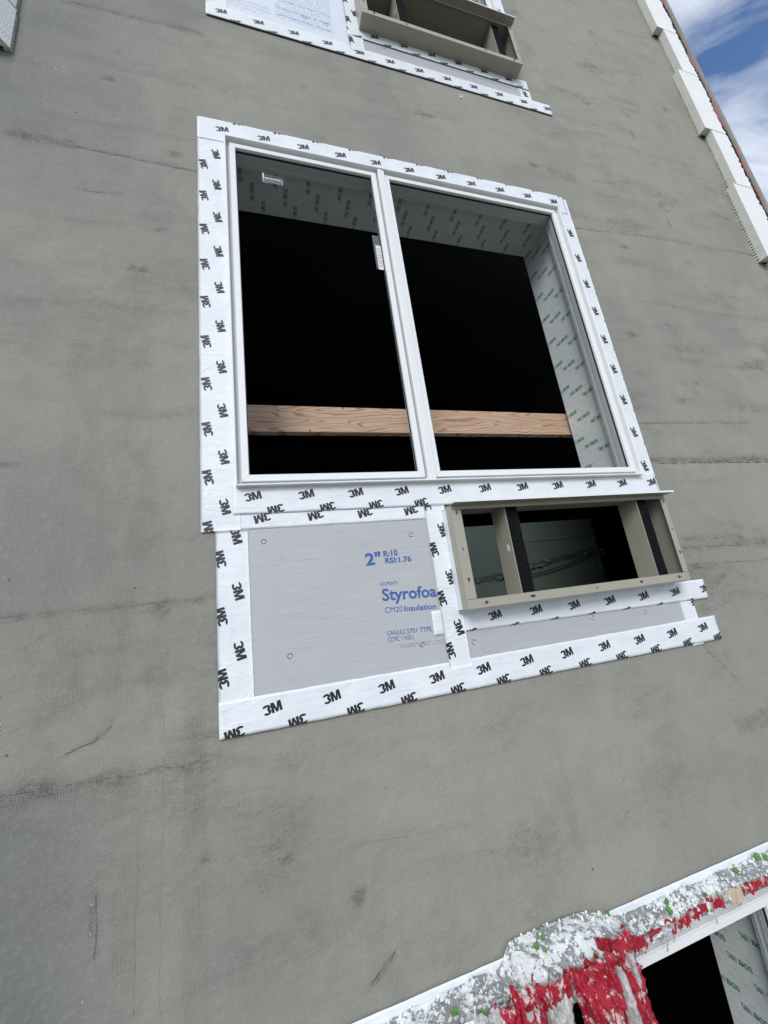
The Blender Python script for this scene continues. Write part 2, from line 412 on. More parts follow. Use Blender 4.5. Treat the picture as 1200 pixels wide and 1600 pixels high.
def lattice_noise(x, z, scale, seed, octaves=5, gain=0.55):
    out = np.zeros_like(x, dtype=float); amp = 1.0; tot = 0.0
    for k in range(octaves):
        s = scale * 2 ** k; r2 = np.random.default_rng(seed * 100 + k); T = r2.random((256, 256))
        X = x * s + 37.3 * k; Z = z * s + 11.7 * k
        i = np.floor(X).astype(int); j = np.floor(Z).astype(int); u = X - i; v = Z - j
        u = u * u * (3 - 2 * u); v = v * v * (3 - 2 * v); i &= 255; j &= 255; i1 = (i + 1) & 255; j1 = (j + 1) & 255
        out += amp * ((T[i, j] * (1 - u) + T[i1, j] * u) * (1 - v) + (T[i, j1] * (1 - u) + T[i1, j1] * u) * v)
        tot += amp; amp *= gain
    return out / tot
def sstep(a, b, x):
    t = np.clip((x - a) / (b - a), 0, 1); return t * t * (3 - 2 * t)

def text_mesh(s, cap, width=None, offset=0.0, name='lettering', mat=None, shear=0.0, spacing=1.0):
    """flat text in the XZ plane (facing -Y), baseline at the origin"""
    cu = bpy.data.curves.new(name, 'FONT'); cu.body = s; cu.size = 1.0; cu.offset = offset; cu.shear = shear; cu.space_character = spacing
    cu.resolution_u = 3
    to = bpy.data.objects.new(name, cu); COL.objects.link(to)
    dg = bpy.context.evaluated_depsgraph_get(); dg.update()
    me = bpy.data.meshes.new_from_object(to.evaluated_get(dg))
    bpy.data.objects.remove(to); bpy.data.curves.remove(cu)
    n = len(me.vertices); co = np.empty(n * 3); me.vertices.foreach_get('co', co); co = co.reshape(-1, 3)
    caph = 0.729
    x0 = co[:, 0].min(); w = co[:, 0].max() - x0
    sy = cap / caph; sx = (width / w) if width else sy
    out = np.zeros_like(co); out[:, 0] = (co[:, 0] - x0) * sx; out[:, 2] = co[:, 1] * sy
    me.vertices.foreach_set('co', out.ravel()); me.name = name
    me.materials.clear()
    if mat: me.materials.append(mat)
    me.update()
    return me

# ------------------------------------------------------------------ ground and rooms (setting)
bm = bmesh.new()
GS = 24
gv = [[bm.verts.new((-600 + 1200 * i / GS, -600 + 1200 * j / GS, -7.0)) for j in range(GS + 1)] for i in range(GS + 1)]
for i in range(GS):
    for j in range(GS): bm.faces.new((gv[i][j], gv[i + 1][j], gv[i + 1][j + 1], gv[i][j + 1]))
struct(obj('ground', bm, MAT['ground']))

STY = 3.35            # storey height
# shape shared by the wall holes and the windows
LX0, LX1, LZ0, LZ1 = -0.088, 1.750, 0.497, 2.190        # outer edge of the window frame
SX0, SX1, SZ0, SZ1 = 0.676, 1.757, -0.014, 0.373        # air conditioner sleeve
WX0, WX1 = -2.6, 3.722

holes = []
for k in (-1, 0, 1):
    holes.append((LX0 + .012, LX1 - .012, LZ0 + .012 + k * STY, LZ1 - .012 + k * STY))
    holes.append((SX0, SX1, SZ0 + k * STY, SZ1 + k * STY))

def make_wall():
    def cuts(lo, hi, step, extra):
        c = list(np.arange(lo, hi, step)) + [lo, hi] + extra
        c = sorted(c); out = [c[0]]
        for v in c[1:]:
            if v - out[-1] > 1e-6: out.append(v)
        ex = set(round(e, 6) for e in extra + [lo, hi]); res = []
        for v in out:      # drop plain cuts that crowd a hole edge
            if round(v, 6) in ex: res.append(v)
            elif all(abs(v - e) > step * 0.3 for e in ex): res.append(v)
        return np.array(sorted(res))
    hx = [h[i] for h in holes for i in (0, 1)]; hz = [h[i] for h in holes for i in (2, 3)]
    X = cuts(WX0, WX1, 0.0125, hx)
    zs = [(-7.0, -1.5, .25), (-1.5, 2.6, .0125), (2.6, 5.2, .025), (5.2, 8.6, .25)]
    Z = np.unique(np.concatenate([cuts(a, b, s, [e for e in hz if a < e < b]) for a, b, s in zs]).round(6))
    gx, gz = np.meshgrid(X, Z, indexing='ij'); nx, nz = gx.shape
    n1 = lattice_noise(gx, gz, .7, 1); n2 = lattice_noise(gx, gz, 5, 2); n3 = lattice_noise(gx, gz, 14, 3, 5, .6)
    n4 = lattice_noise(gx * 1.0, gz * .35, 2.2, 4)
    dirt = np.zeros_like(gx); relief = np.zeros_like(gx)
    # long trowel seams: (polyline, half width, strength, relief)
    seams = [
     ([(-.745, 2.877), (-.631, 2.894), (-.501, 2.903), (-.337, 2.916), (-.188, 2.914)], .022, .85, -.002),
     ([(-.872, 1.992), (-.781, 1.992), (-.659, 1.988)], .018, 1.0, -.002), ([(-.659, 1.988), (-.47, 1.986), (-.195, 1.978)], .006, .9, -.002),
     ([(-.638, 1.758), (-.486, 1.772)], .006, .8, -.001), ([(-.661, 2.138), (-.452, 2.162), (-.199, 2.165)], .02, .4, .001),
     ([(-.9, .13), (-.722, .13), (-.663, .13), (-.582, .129), (-.491, .131), (-.312, .117), (-.175, .127)], .014, .65, -.001),
     ([(-.543, -.248), (-.473, -.229), (-.435, -.193)], .005, .9, -.002), ([(-.8, -.31), (-.624, -.323), (-.509, -.328), (-.396, -.327)], .018, .6, .001),
     ([(-.396, -.327), (-.311, -.333), (-.199, -.335)], .012, .6, .001),
     ([(1.88, .579), (2.236, .575), (2.741, .576)], .018, 1.2, -.002), ([(1.88, .566), (2.3, .562), (2.741, .564)], .004, .7, -.002),
     ([(1.875, .786), (2.291, .797), (2.734, .809)], .005, .8, -.002), ([(1.92, .171), (2.177, .162), (2.317, .166)], .014, .9, -.001),
     ([(1.9, .126), (2.205, .128), (2.6, .107)], .02, .85, -.001), ([(1.887, .05), (2.158, .036), (2.435, .031)], .006, .5, .002),
     ([(2.968, 4.455), (3.508, 4.565)], .015, .5, -.001), ([(1.851, 2.08), (2.178, 2.122), (2.686, 2.149), (3.613, 2.166)], .005, .8, -.002),
     ([(.22, -.981), (.297, -.931)], .004, 1.0, -.002), ([(-.457, -.552), (-.459, -.638), (-.452, -.717)], .004, .7, -.002),
     ([(-.672, -.373), (-.591, -.395), (-.519, -.438), (-.452, -.497)], .006, 0, .0025),
     ([(-.487, .785), (-.331, .771), (-.187, .806)], .02, .45, 0), ([(2.292, 1.611), (2.694, 1.556), (3.308, 1.586)], .02, .4, -.001),
     ([(2.225, 1.204), (2.57, 1.177), (3.028, 1.194)], .02, .45, -.001), ([(-.165, 2.841), (.144, 2.904), (.483, 2.92)], .02, .4, -.001),
     ([(2.398, 3.783), (3.081, 3.932)], .02, .5, -.001), ([(-.638, -.159), (-.479, -.107), (-.352, -.085), (-.196, -.101)], .025, .3, 0),
     ([(.193, -.639), (.386, -.645), (.604, -.68)], .006, .3, .002), ([(.374, -.726), (.632, -.767), (.978, -.799)], .006, .2, .002),
     ([(1.825, -.305), (1.951, -.458)], .005, .6, -.001), ([(1.951, .054), (2.108, .024), (2.293, -.056)], .012, .3, .002),
     ([(.45, 2.62), (1.1, 2.66)], .02, .3, 0), ([(1.9, 2.9), (2.6, 2.97), (3.4, 2.96)], .02, .35, -.001), ([(2.1, 3.4), (3.4, 3.45)], .008, .5, -.002),
     ([(-.9, 2.5), (-.5, 2.53), (-.2, 2.51)], .02, .3, 0), ([(-.9, 1.2), (-.5, 1.23), (-.2, 1.22)], .02, .3, 0)]
    wob = (lattice_noise(gx, gz, 9, 8) - .5) * .03
    for pl, w, st, rl in seams:
        dmin = np.full_like(gx, 9.0); fade = np.zeros_like(gx)
        for (ax, az), (bx, bz) in zip(pl, pl[1:]):
            L2 = (bx - ax) ** 2 + (bz - az) ** 2
            t = np.clip(((gx - ax) * (bx - ax) + (gz - az) * (bz - az)) / L2, 0, 1)
            dmin = np.minimum(dmin, np.hypot(gx - ax - t * (bx - ax), gz + wob * .5 - az - t * (bz - az)))
        mk = np.exp(-(dmin / max(w, .007)) ** 2)
        dirt = np.maximum(dirt, st * mk * (.35 + .9 * n3)); relief += rl * mk
    spots = [(2.708, 4.291, .03, .03), (2.703, 4.14, .02, .05), (2.76, 3.824, .035, .03), (2.961, 3.808, .05, .02), (2.349, 3.35, .04, .03), (2.498, 3.192, .025, .06),
             (2.707, 3.131, .025, .07), (2.701, 2.987, .025, .05), (2.709, 2.468, .045, .045), (2.737, 2.422, .045, .02), (2.716, 2.287, .015, .05), (2.729, 1.969, .05, .02), (3.196, 3.572, .07, .02),
             (2.735, 3.354, .06, .02), (1.206, -.801, .024, .02), (-.228, -.581, .008, .008), (-.318, .12, .02, .02), (-.559, 2.426, .03, .02), (-.53, 2.618, .012, .012),
             (-.576, -.327, .06, .028), (-.46, -.33, .05, .015), (-.678, .13, .03, .018), (2.66, .581, .12, .035), (2.30, .12, .07, .03), (2.5, .12, .12, .045), (2.327, .566, .03, .02), (-.249, -.333, .03, .012),
             (2.4, 1.047, .02, .015), (2.51, 1.04, .02, .015), (2.295, 1.045, .03, .012), (-.675, 2.008, .02, .012), (-.201, -.569, .02, .02), (-.624, .065, .01, .014),
             (-.30, -.02, .012, .03), (.017, -.633, .02, .02), (1.934, -.353, .015, .015), (.207, -.777, .02, .03), (2.2, 2.0, .06, .015), (2.05, 1.35, .10, .05), (2.25, .93, .08, .04),
             (1.0, 2.75, .07, .04), (.3, 2.72, .05, .03), (1.7, 2.55, .06, .03), (-.75, .6, .05, .02), (-.42, 1.4, .05, .02), (-.35, 1.62, .05, .02), (-.27, 2.35, .05, .02), (-.3, 2.05, .04, .03)]
    for cx, cz, rx, rz in spots:
        q = np.hypot((gx - cx + .02 * (n2 - .5)) / rx, (gz - cz + .04 * (n3 - .5)) / (rz * .8)) + (n3 - .5) * 1.8
        mk = 1 - sstep(.15, 1.2, q); dirt = np.maximum(dirt, .92 * mk); relief -= .0010 * mk
    smear = lattice_noise(gx * .5, gz * 2.2, 2.4, 29, 5, .6); dirt += .20 * sstep(.54, .70, smear); n5 = lattice_noise(gx * .45, gz * 1.5, 6, 23, 6, .65); dirt += .45 * sstep(.56, .74, n5) * (.45 + .55 * (gx > 1.7)) + .18 * sstep(.58, .72, n2)
    dirt += .5 * sstep(.66, .74, lattice_noise(gx * .6, gz * 1.8, 3.5, 21)) * (gx > 1.8)
    # greyer, darker tone towards the lower left and at the upper left
    pat = lattice_noise(gx + .2 * n3, gz * .8 + .15 * n2, 1.6, 37, 3); tone = .72 + .9 * (n1 - .5) + .6 * (n4 - .5) + .16 * sstep(.50, .54, pat) - .10 * sstep(.46, .43, lattice_noise(gx * .6, gz * 1.4 + .1 * n2, 2.1, 41, 3))
    tone -= .55 * sstep(-.30, -.62, gx) * sstep(-.20, -.42, gz + .25 * (n1 - .5)) + .30 * sstep(.1, -.7, gx) * sstep(1.2, 2.4, gz)
    tone += .10 * sstep(1.6, 2.4, gx) - .16 * sstep(.2, -.3, gx)
    # fibreglass mesh bands
    bands = np.zeros_like(gx)
    for a, b, zlo, zhi, s in ((-.62, -.36, -.18, 1.2, .75), (-.255, -.195, -3, -.18, 1.0), (-.42, -.36, -3, -.55, .8), (-.9, -.40, -.36, -.305, 1.0), (-.9, -.3, .0, .55, .5), (.05, 1.0, -1.1, -.62, .6), (-.15, .05, -1.1, -.45, .6), (-.36, -.30, -.2, .05, .9)):
        bands = np.maximum(bands, s * sstep(a - .007, a + .007, gx) * sstep(b + .007, b - .007, gx) * sstep(zlo - .012, zlo + .012, gz) * sstep(zhi + .06, zhi - .06, gz))
    meshm = np.clip(bands * (.30 + 1.0 * n2) + .26 * sstep(.5, .66, n4) * (gz < .8), 0, 1)
    # rough patch of lumpy coat at the bottom left, blister ring
    q = np.hypot((gx + .37) / .07, (gz + .80) / .10); relief -= .006 * (1 - sstep(.6, 1.1, q)) * n3
    q = np.hypot((gx + .318) / .022, (gz - .12) / .022); relief += .004 * np.exp(-((q - .9) / .35) ** 2); dirt = np.maximum(dirt, .7 * np.exp(-((q - 1.2) / .35) ** 2))
    y = -(relief + .0022 * (n1 - .5) + .0016 * (n2 - .5) + .0012 * (n3 - .5))
    y = np.clip(y, -.0028, .006)
    verts = np.stack([gx, y, gz], -1).reshape(-1, 3)
    cx = (X[:-1] + X[1:]) / 2; cz = (Z[:-1] + Z[1:]) / 2
    keep = np.ones((nx - 1, nz - 1), bool)
    for a, b, c, d_ in holes:
        keep &= ~(((cx > a) & (cx < b))[:, None] & ((cz > c) & (cz < d_))[None, :])
    ii, jj = np.nonzero(keep)
    idx = lambda i, j: i * nz + j
    faces = np.stack([idx(ii, jj), idx(ii + 1, jj), idx(ii + 1, jj + 1), idx(ii, jj + 1)], -1)
    me = bpy.data.meshes.new('stucco_wall')
    # body behind the coat: a coarse solid with the same holes plus the returns
    cv, cf = [], []
    def q4(*p):
        k = len(verts) + len(cv); cv.extend(p); cf.append([k, k + 1, k + 2, k + 3])
    for a, b, c, d_ in holes:
        yb = .086 if d_ - c > 1 else .046
        q4((a, 0, c), (a, 0, d_), (a, yb, d_), (a, yb, c)); q4((b, 0, d_), (b, 0, c), (b, yb, c), (b, yb, d_))
        q4((a, 0, d_), (b, 0, d_), (b, yb, d_), (a, yb, d_)); q4((b, 0, c), (a, 0, c), (a, yb, c), (b, yb, c))
    for x in (WX0, WX1): q4((x, 0.003, -7), (x, 0.003, 8.6), (x, 6, 8.6), (x, 6, -7))
    q4((WX0, 0.003, 8.6), (WX1, 0.003, 8.6), (WX1, 6, 8.6), (WX0, 6, 8.6)); q4((WX0, 6, -7), (WX1, 6, -7), (WX1, 6, 8.6), (WX0, 6, 8.6))
    me.from_pydata(np.concatenate([verts, np.array(cv)]).tolist(), [], faces.tolist() + cf)
    colr = np.ones((len(verts) + len(cv), 4), np.float32); colr[:len(verts), 0] = np.clip(dirt, 0, 1).ravel(); colr[:len(verts), 1] = np.clip(tone, 0, 1).ravel(); colr[:len(verts), 2] = meshm.ravel()
    colr[len(verts):, 0] = 0; colr[len(verts):, 2] = 0
    at = me.color_attributes.new('wear', 'FLOAT_COLOR', 'POINT'); at.data.foreach_set('color', colr.ravel())
    me.materials.append(MAT['stucco'])
    me.polygons.foreach_set('use_smooth', [True] * len(faces) + [False] * len(cf)); me.update()
    o = bpy.data.objects.new('stucco_wall', me); COL.objects.link(o)
    return tag(o, 'tall grey stucco base coat wall with mesh imprints, scuffs and trowel seams', 'wall')
make_wall()

# rooms behind the openings (closed shells)
ROOM = []
for k in (-1, 0, 1):
    bm = bmesh.new(); z = k * STY
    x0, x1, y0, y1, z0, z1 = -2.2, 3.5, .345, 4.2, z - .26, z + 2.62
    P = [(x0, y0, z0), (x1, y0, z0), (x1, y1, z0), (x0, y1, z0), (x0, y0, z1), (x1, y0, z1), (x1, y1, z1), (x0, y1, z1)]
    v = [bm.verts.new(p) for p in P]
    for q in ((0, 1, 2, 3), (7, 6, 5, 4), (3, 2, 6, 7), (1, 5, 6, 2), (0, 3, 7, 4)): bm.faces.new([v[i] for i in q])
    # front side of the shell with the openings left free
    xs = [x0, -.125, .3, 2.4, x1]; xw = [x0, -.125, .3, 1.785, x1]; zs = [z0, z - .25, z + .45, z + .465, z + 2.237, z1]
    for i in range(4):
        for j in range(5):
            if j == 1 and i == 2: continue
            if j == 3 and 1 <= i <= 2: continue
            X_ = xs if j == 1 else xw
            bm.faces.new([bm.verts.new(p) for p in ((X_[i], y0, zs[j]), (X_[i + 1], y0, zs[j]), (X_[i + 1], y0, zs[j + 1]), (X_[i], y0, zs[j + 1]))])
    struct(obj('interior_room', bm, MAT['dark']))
# finished partition of the middle room, seen through the sleeve
YP, XR = 1.60, 2.975
bm = bmesh.new(); box(bm, -.6, XR, YP, YP + .06, -.255, .655)
for i in range(110):      # shallow ribs of the board face
    x = 1.4 + i * .0143; box(bm, x, x + .006, YP - .0016, YP - .0002, -.25, .65)
pw = tag(obj('green_partition', bm, MAT['green_board']), 'low green gypsum partition seen inside through the lower sleeve', 'partition')
boxo('edge_trim', MAT['zinc'], pw, XR, XR + .028, YP - .012, YP + .06, -.255, .655)
def chase(x): return .255 + (x - 2.2) * .135
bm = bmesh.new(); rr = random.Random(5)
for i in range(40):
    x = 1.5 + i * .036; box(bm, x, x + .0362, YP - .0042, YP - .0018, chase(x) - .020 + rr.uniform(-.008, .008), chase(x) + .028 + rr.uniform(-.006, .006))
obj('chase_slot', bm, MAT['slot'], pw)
bm = bmesh.new()
for i in range(22):
    x = rr.uniform(1.5, 2.93); w = rr.uniform(.008, .05); h = rr.uniform(.006, .026); zc = chase(x) + rr.uniform(-.035, .012)
    b = bmesh.new(); box(b, 0, w, YP - .02, YP - .005, 0, h)
    for v in b.verts: v.co += Vector((rr.uniform(-.006, .006), rr.uniform(-.006, .004), rr.uniform(-.006, .006) + v.co.x * .135))
    for v in b.verts: v.co += Vector((x, 0, zc))
    add(bm, b)
o = obj('torn_debris', bm, MAT['debris'], pw); o['kind'] = 'stuff'
for dz, sag in ((0, .05),):
    bm = bmesh.new(); tube(bm, [(1.9 + 1.07 * t, YP - .03, chase(1.9 + 1.07 * t) - .02 + dz * .5 - sag * math.sin(math.pi * t ** .8)) for t in np.linspace(0, 1, 16)], .0055, 6)
    obj('cable', bm, MAT['metal_dark'], pw, True)
boxo('seam_line', MAT['metal_dark'], pw, 2.2, XR, YP - .0028, YP - .0017, .475, .481)
sw = tag(boxo('switch_plate', MAT['plate'], None, 3.165, 3.225, 1.75, 1.758, .31, .375), 'small white switch plate in the dark beyond the green partition', 'switch plate')
boxo('rocker', MAT['metal_dark'], sw, 3.187, 3.203, 1.745, 1.751, .325, .36)

# ------------------------------------------------------------------ windows
GREEN = text_mesh('EXOAIR 110AT', .0205, .094, .040, 'lettering', MAT['green_ink'], 0, 1.0)
def lining_prints(part, kind, a0, a1, seed):
    """green and grey flat print on a reveal lining; kind: 'head' along x, 'jamb' along z. joined to one print"""
    rr = random.Random(seed); n = len(GREEN.vertices); co = np.empty(n * 3); GREEN.vertices.foreach_get('co', co); co = co.reshape(-1, 3)
    tris = [tuple(p.vertices) for p in GREEN.polygons]
    V, F, V2, F2 = [], [], [], []
    def put(u, dep, flip):
        k = len(V)
        for c in co:
            uu, dd = c[2], c[0]
            if flip: uu, dd = -uu, dd
            du = dep + dd
            du = min(max(du, .087), .338)
            V.append((u + uu, du))
        F.extend([tuple(i + k for i in t) for t in tris])
    for c_, dep in enumerate((.0, .088, .172, .256)):
        u = a0 + .02 + (.055 * c_) % .17
        while u < a1 - .02:
            put(u, dep + .012, False); u += .17
    row = 0; u = a0 + .03
    while u < a1 - .03:
        for dep in np.arange(.09 + .03 * (row % 2), .31, .062):
            k = len(V2); h = .0013
            V2.extend([(u, dep), (u, dep + .026), (u + h, dep + .026), (u + h, dep)]); F2.append((k, k + 1, k + 2, k + 3))
        u += .034; row += 1
    return V, F, V2, F2

def make_window(zo, label, seed):
    w = thing('window', label, 'window', (0, 0, zo))
    fr = bpy.data.objects.new('frame', None); COL.objects.link(fr); fr.parent = w
    lip = [(0.0, .012), (0, -.032), (.0012, -.0335), (.0042, -.0335), (.0055, -.032), (.0055, -.006), (.0195, -.006), (.0195, .012)]
    for s, nm in (('L', 'jamb'), ('R', 'jamb'), ('T', 'head'), ('B', 'sill')):
        obj(nm, frame_side(lip, LX0, LX1, LZ0, LZ1, s), MAT['vinyl'], fr)
    inner = [(.0125, .0125), (.038, .0125), (.038, .030), (.030, .030), (.030, .044), (.018, .046), (.018, .060), (.023, .060), (.023, .066), (.008, .068), (.008, .0855), (.0125, .0855)]
    for s, nm in (('L', 'track'), ('R', 'track'), ('T', 'track'), ('B', 'track')):
        obj(nm, frame_side(inner, LX0, LX1, LZ0, LZ1, s), MAT['vinyl'], fr)
    # meeting post between the sashes
    bm = bmesh.new(); box(bm, .6365, .655, -.030, .085, LZ0 + .0058, LZ1 - .0058, .0012); obj('mullion', bm, MAT['vinyl'], w)
    bm = bmesh.new(); box(bm, .6562, .6695, -.0285, .085, LZ0 + .0058, LZ1 - .0058, .0012); obj('mullion', bm, MAT['vinyl'], w)
    sp = [(0, .0115), (0, -.0165), (.0015, -.018), (.0235, -.018), (.025, -.0165), (.0255, -.006), (.0255, .0115)]
    gp = [(.0256, .004), (.0256, -.005), (.0278, -.006), (.0278, .004)]
    for x0, x1, lab in ((LX0 + .0200, .6280, 'sash'), (.6720, LX1 - .0200, 'sash')):
        sa = bpy.data.objects.new('sash', None); COL.objects.link(sa); sa.parent = w
        z0, z1 = LZ0 + .0200, LZ1 - .0200
        for s, nm in (('L', 'stile'), ('R', 'stile'), ('T', 'rail'), ('B', 'rail')):
            obj(nm, frame_side(sp, x0, x1, z0, z1, s), MAT['vinyl'], sa)
            obj('gasket', frame_side(gp, x0, x1, z0, z1, s, 0), MAT['gasket'], sa)
        bm = bmesh.new(); box(bm, x0 + .0250, x1 - .0250, .0042, .0082, z0 + .0250, z1 - .0250); obj('pane', bm, MAT['glass'], sa)
    # reveal lining
    T = .006
    JL, JR, HZ, CZ = -.115, 1.776, 2.230, .474
    y0, y1 = .0865, .340
    parts = (('lining', JL - T, JL, CZ - T, HZ + T), ('lining', JR, JR + T, CZ - T, HZ + T), ('lining', JL, JR, HZ, HZ + T), ('lining', JL, JR, CZ - T, CZ))
    for i, (nm, x0, x1, z0, z1) in enumerate(parts):
        lo = boxo(nm, MAT['lining'], w, x0, x1, y0, y1, z0, z1)
        if i in (1, 2):
            if i == 1: V, F, V2, F2 = lining_prints(lo, 'jamb', CZ, HZ, seed); cv = lambda u, dpt: (JR - .0006, dpt, u)
            else: V, F, V2, F2 = lining_prints(lo, 'head', JL, JR, seed + 1); cv = lambda u, dpt: (u, dpt, HZ - .0006)
            for VV, FF, mt, nm2 in ((V, F, 'green_ink', 'lettering'), (V2, F2, 'thin_ink', 'fine_print')):
                me = bpy.data.meshes.new(nm2); me.from_pydata([cv(*p) for p in VV], [], FF); me.materials.append(MAT[mt]); me.update()
                inst(nm2, me, lo)
    return w
win = make_window(0, 'large white two-light window with a pine rail behind the glass', 3)
make_window(-STY, 'lower white window half hidden under the plaster-splashed red bundle', 5)
make_window(STY, 'uppermost white window, only its bottom corner showing at the top edge', 9)

# sticker and film packet belong to the left sash
st = thing('glass_sticker', 'clear and white paper sticker on the left pane beside the mullion', 'sticker', (.585, .0036, 1.57))
boxo('clear_sheet', MAT['grey_print'], st, -.020, .022, -.0004, 0, .002, .205)
boxo('paper', MAT['plate'], st, -.010, .022, -.0009, -.0005, 0, .145)
bm = bmesh.new()
for i in range(9):
    zz = .02 + i * .013; box(bm, -.006, random.uniform(.006, .017), -.00112, -.00092, zz, zz + .003)
obj('print', bm, MAT['grey_print'], st)
pk = thing('film_packet', 'crinkled shiny clear film scrap stuck near the top of the left pane', 'film scrap', (.117, .0035, 2.012))
def crinkle(x0, x1, z0, z1, fy, n, m_, mat, nm, seed):
    rr = random.Random(seed); bm = bmesh.new()
    g = [[bm.verts.new((x0 + (x1 - x0) * i / n + rr.uniform(-.0008, .0008), fy(i / n, j / m_) - rr.uniform(0, .0022), z0 + (z1 - z0) * j / m_ + rr.uniform(-.001, .001) - .010 * abs(i / n - .45) ** 1.5)) for j in range(m_ + 1)] for i in range(n + 1)]
    for i in range(n):
        for j in range(m_): bm.faces.new((g[i][j], g[i + 1][j], g[i + 1][j + 1], g[i][j + 1]))
    return obj(nm, bm, mat, pk)
crinkle(-.044, .046, -.022, -.004, lambda u, v: -.016 * math.sin(math.pi * min(1, v * 1.15)) - .001, 22, 6, MAT['foil'], 'crumpled_film', 3)
crinkle(-.046, -.040, -.020, .032, lambda u, v: -.004, 3, 10, MAT['foil'], 'film_edge', 4)
crinkle(-.044, .046, -.004, .030, lambda u, v: -.002, 16, 8, MAT['thin_film'], 'clear_film', 5)

# pine rail behind the window
rail = thing('pine_rail', 'horizontal rough pine rail across the dark room behind the big window', 'wood rail', (0, .36, .884))
boxo('plank', MAT['wood'], rail, -.5, 1.448, 0, .04, .023, .163, bev=.002)
boxo('plank', MAT['wood'], rail, 1.4495, 2.2, 0.001, .041, .0224, .162, bev=.002)

for x, z in ((.41, .158), (.235, .030), (1.30, .10), (.83, .152)):
    bm = bmesh.new(); tube(bm, [(x, .001, z), (x, -.0012, z)], .0045, 8); obj('nail', bm, MAT['metal_dark'], rail)
# ------------------------------------------------------------------ air conditioner sleeves
def keyhole(parent, x, z, y, r=.0045):
    bm = bmesh.new(); vs = [bm.verts.new((x + r * math.cos(a), y, z + r * math.sin(a))) for a in np.linspace(0, 2 * math.pi, 12, endpoint=False)]
    bm.faces.new(vs); box(bm, x - r * .45, x + r * .45, y - .00005, y, z - r * 2.2, z)
    return obj('keyhole', bm, MAT['ink'], parent)
def make_sleeve(zo, label):
    s = thing('conditioner_sleeve', label, 'AC sleeve', (0, 0, zo))
    yf, yb, T = -.088, .045, .004
    m_ = MAT['sleeve']
    # duct walls, butted end to end
    boxo('side_panel', m_, s, SX0, SX0 + T, yf + .0025, yb, SZ0 + T, SZ1 - T)
    boxo('side_panel', m_, s, SX1 - T, SX1, yf + .0025, yb, SZ0 + T, SZ1 - T)
    boxo('top_panel', m_, s, SX0, SX1, yf + .0025, yb, SZ1 - T, SZ1)
    boxo('bottom_panel', m_, s, SX0, SX1, yf + .0025, yb, SZ0, SZ0 + T)
    # folded front flanges
    fl = boxo('flange', m_, s, SX0, SX1, yf, yf + .0022, SZ0, SZ0 + .033, bev=.0006)
    fs = boxo('flange', m_, s, SX0, SX0 + .041, yf, yf + .0022, SZ0 + .0345, SZ1 - .0185, bev=.0006)
    f3 = boxo('flange', m_, s, SX1 - .028, SX1, yf, yf + .0022, SZ0 + .0345, SZ1 - .0185, bev=.0006)
    boxo('flange', m_, s, SX0, SX1, yf, yf + .0022, SZ1 - .017, SZ1, bev=.0006)
    for par, x, z, r in ((fs, SX0 + .022, .345, .0042), (fs, SX0 + .022, .205, .003), (fs, SX0 + .022, .092, .005), (f3, SX1 - .011, .345, .0042), (f3, SX1 - .012, .215, .003), (f3, SX1 - .010, .110, .005)):
        keyhole(par, x, z, yf - .0003, r)
    for x in (SX0 + .075, SX1 - .062):
        bm = bmesh.new(); tube(bm, [(x, yf - .0003, .004), (x, yf - .004, .004)], .005, 10); obj('rivet', bm, MAT['metal_dark'], fl, True)
        for q in (-.014, .014): keyhole(fl, x + q, .0035, yf - .0003, .0015)
    for x, wd in ((SX0 + .265, .020), (SX0 + .80, .016)):
        boxo('slot', MAT['ink'], fl, x, x + wd, yf - .0004, yf - .0001, .000, .008)
    boxo('slot', MAT['ink'], fl, SX0 + .575, SX0 + .579, yf - .0004, yf - .0001, .000, .008)
    # drip hood along the top edge
    bm = bmesh.new(); box(bm, SX0 - .002, SX1 + .008, -.128, yf - .0002, SZ1 - .001, SZ1 + .0015)
    ho = obj('hood', bm, m_, s)
    boxo('hood_edge', MAT['vinyl'], ho, SX0 + .03, SX1 + .012, -.1305, -.1283, SZ1 - .0005, SZ1 + .0075)
    # dividers with their foam seals
    for xd in (.921, 1.607):
        dv = boxo('divider', m_, s, xd - .0015, xd + .0015, -.070, .028, SZ0 + T, SZ1 - T)
        bm = bmesh.new(); box(bm, xd + .0018, xd + .058, -.068, .026, SZ0 + T + .0005, SZ1 - T - .0005)
        bmesh.ops.subdivide_edges(bm, edges=bm.edges[:], cuts=7, use_grid_fill=True)
        for v in bm.verts: v.co += Vector((random.uniform(-.001, .001), random.uniform(-.0012, .0012), 0)) if v.co.x > xd + .003 else Vector((0, 0, 0))
        obj('foam_strip', bm, MAT['foam'], s)
    boxo('label_plate', MAT['plate'], s, .9188, .9193, -.052, -.036, .185, .212)
    return s
make_sleeve(0, 'taupe metal air conditioner sleeve at eye level under the big window')
make_sleeve(STY - .005, 'taupe metal air conditioner sleeve at the top edge, seen from below')

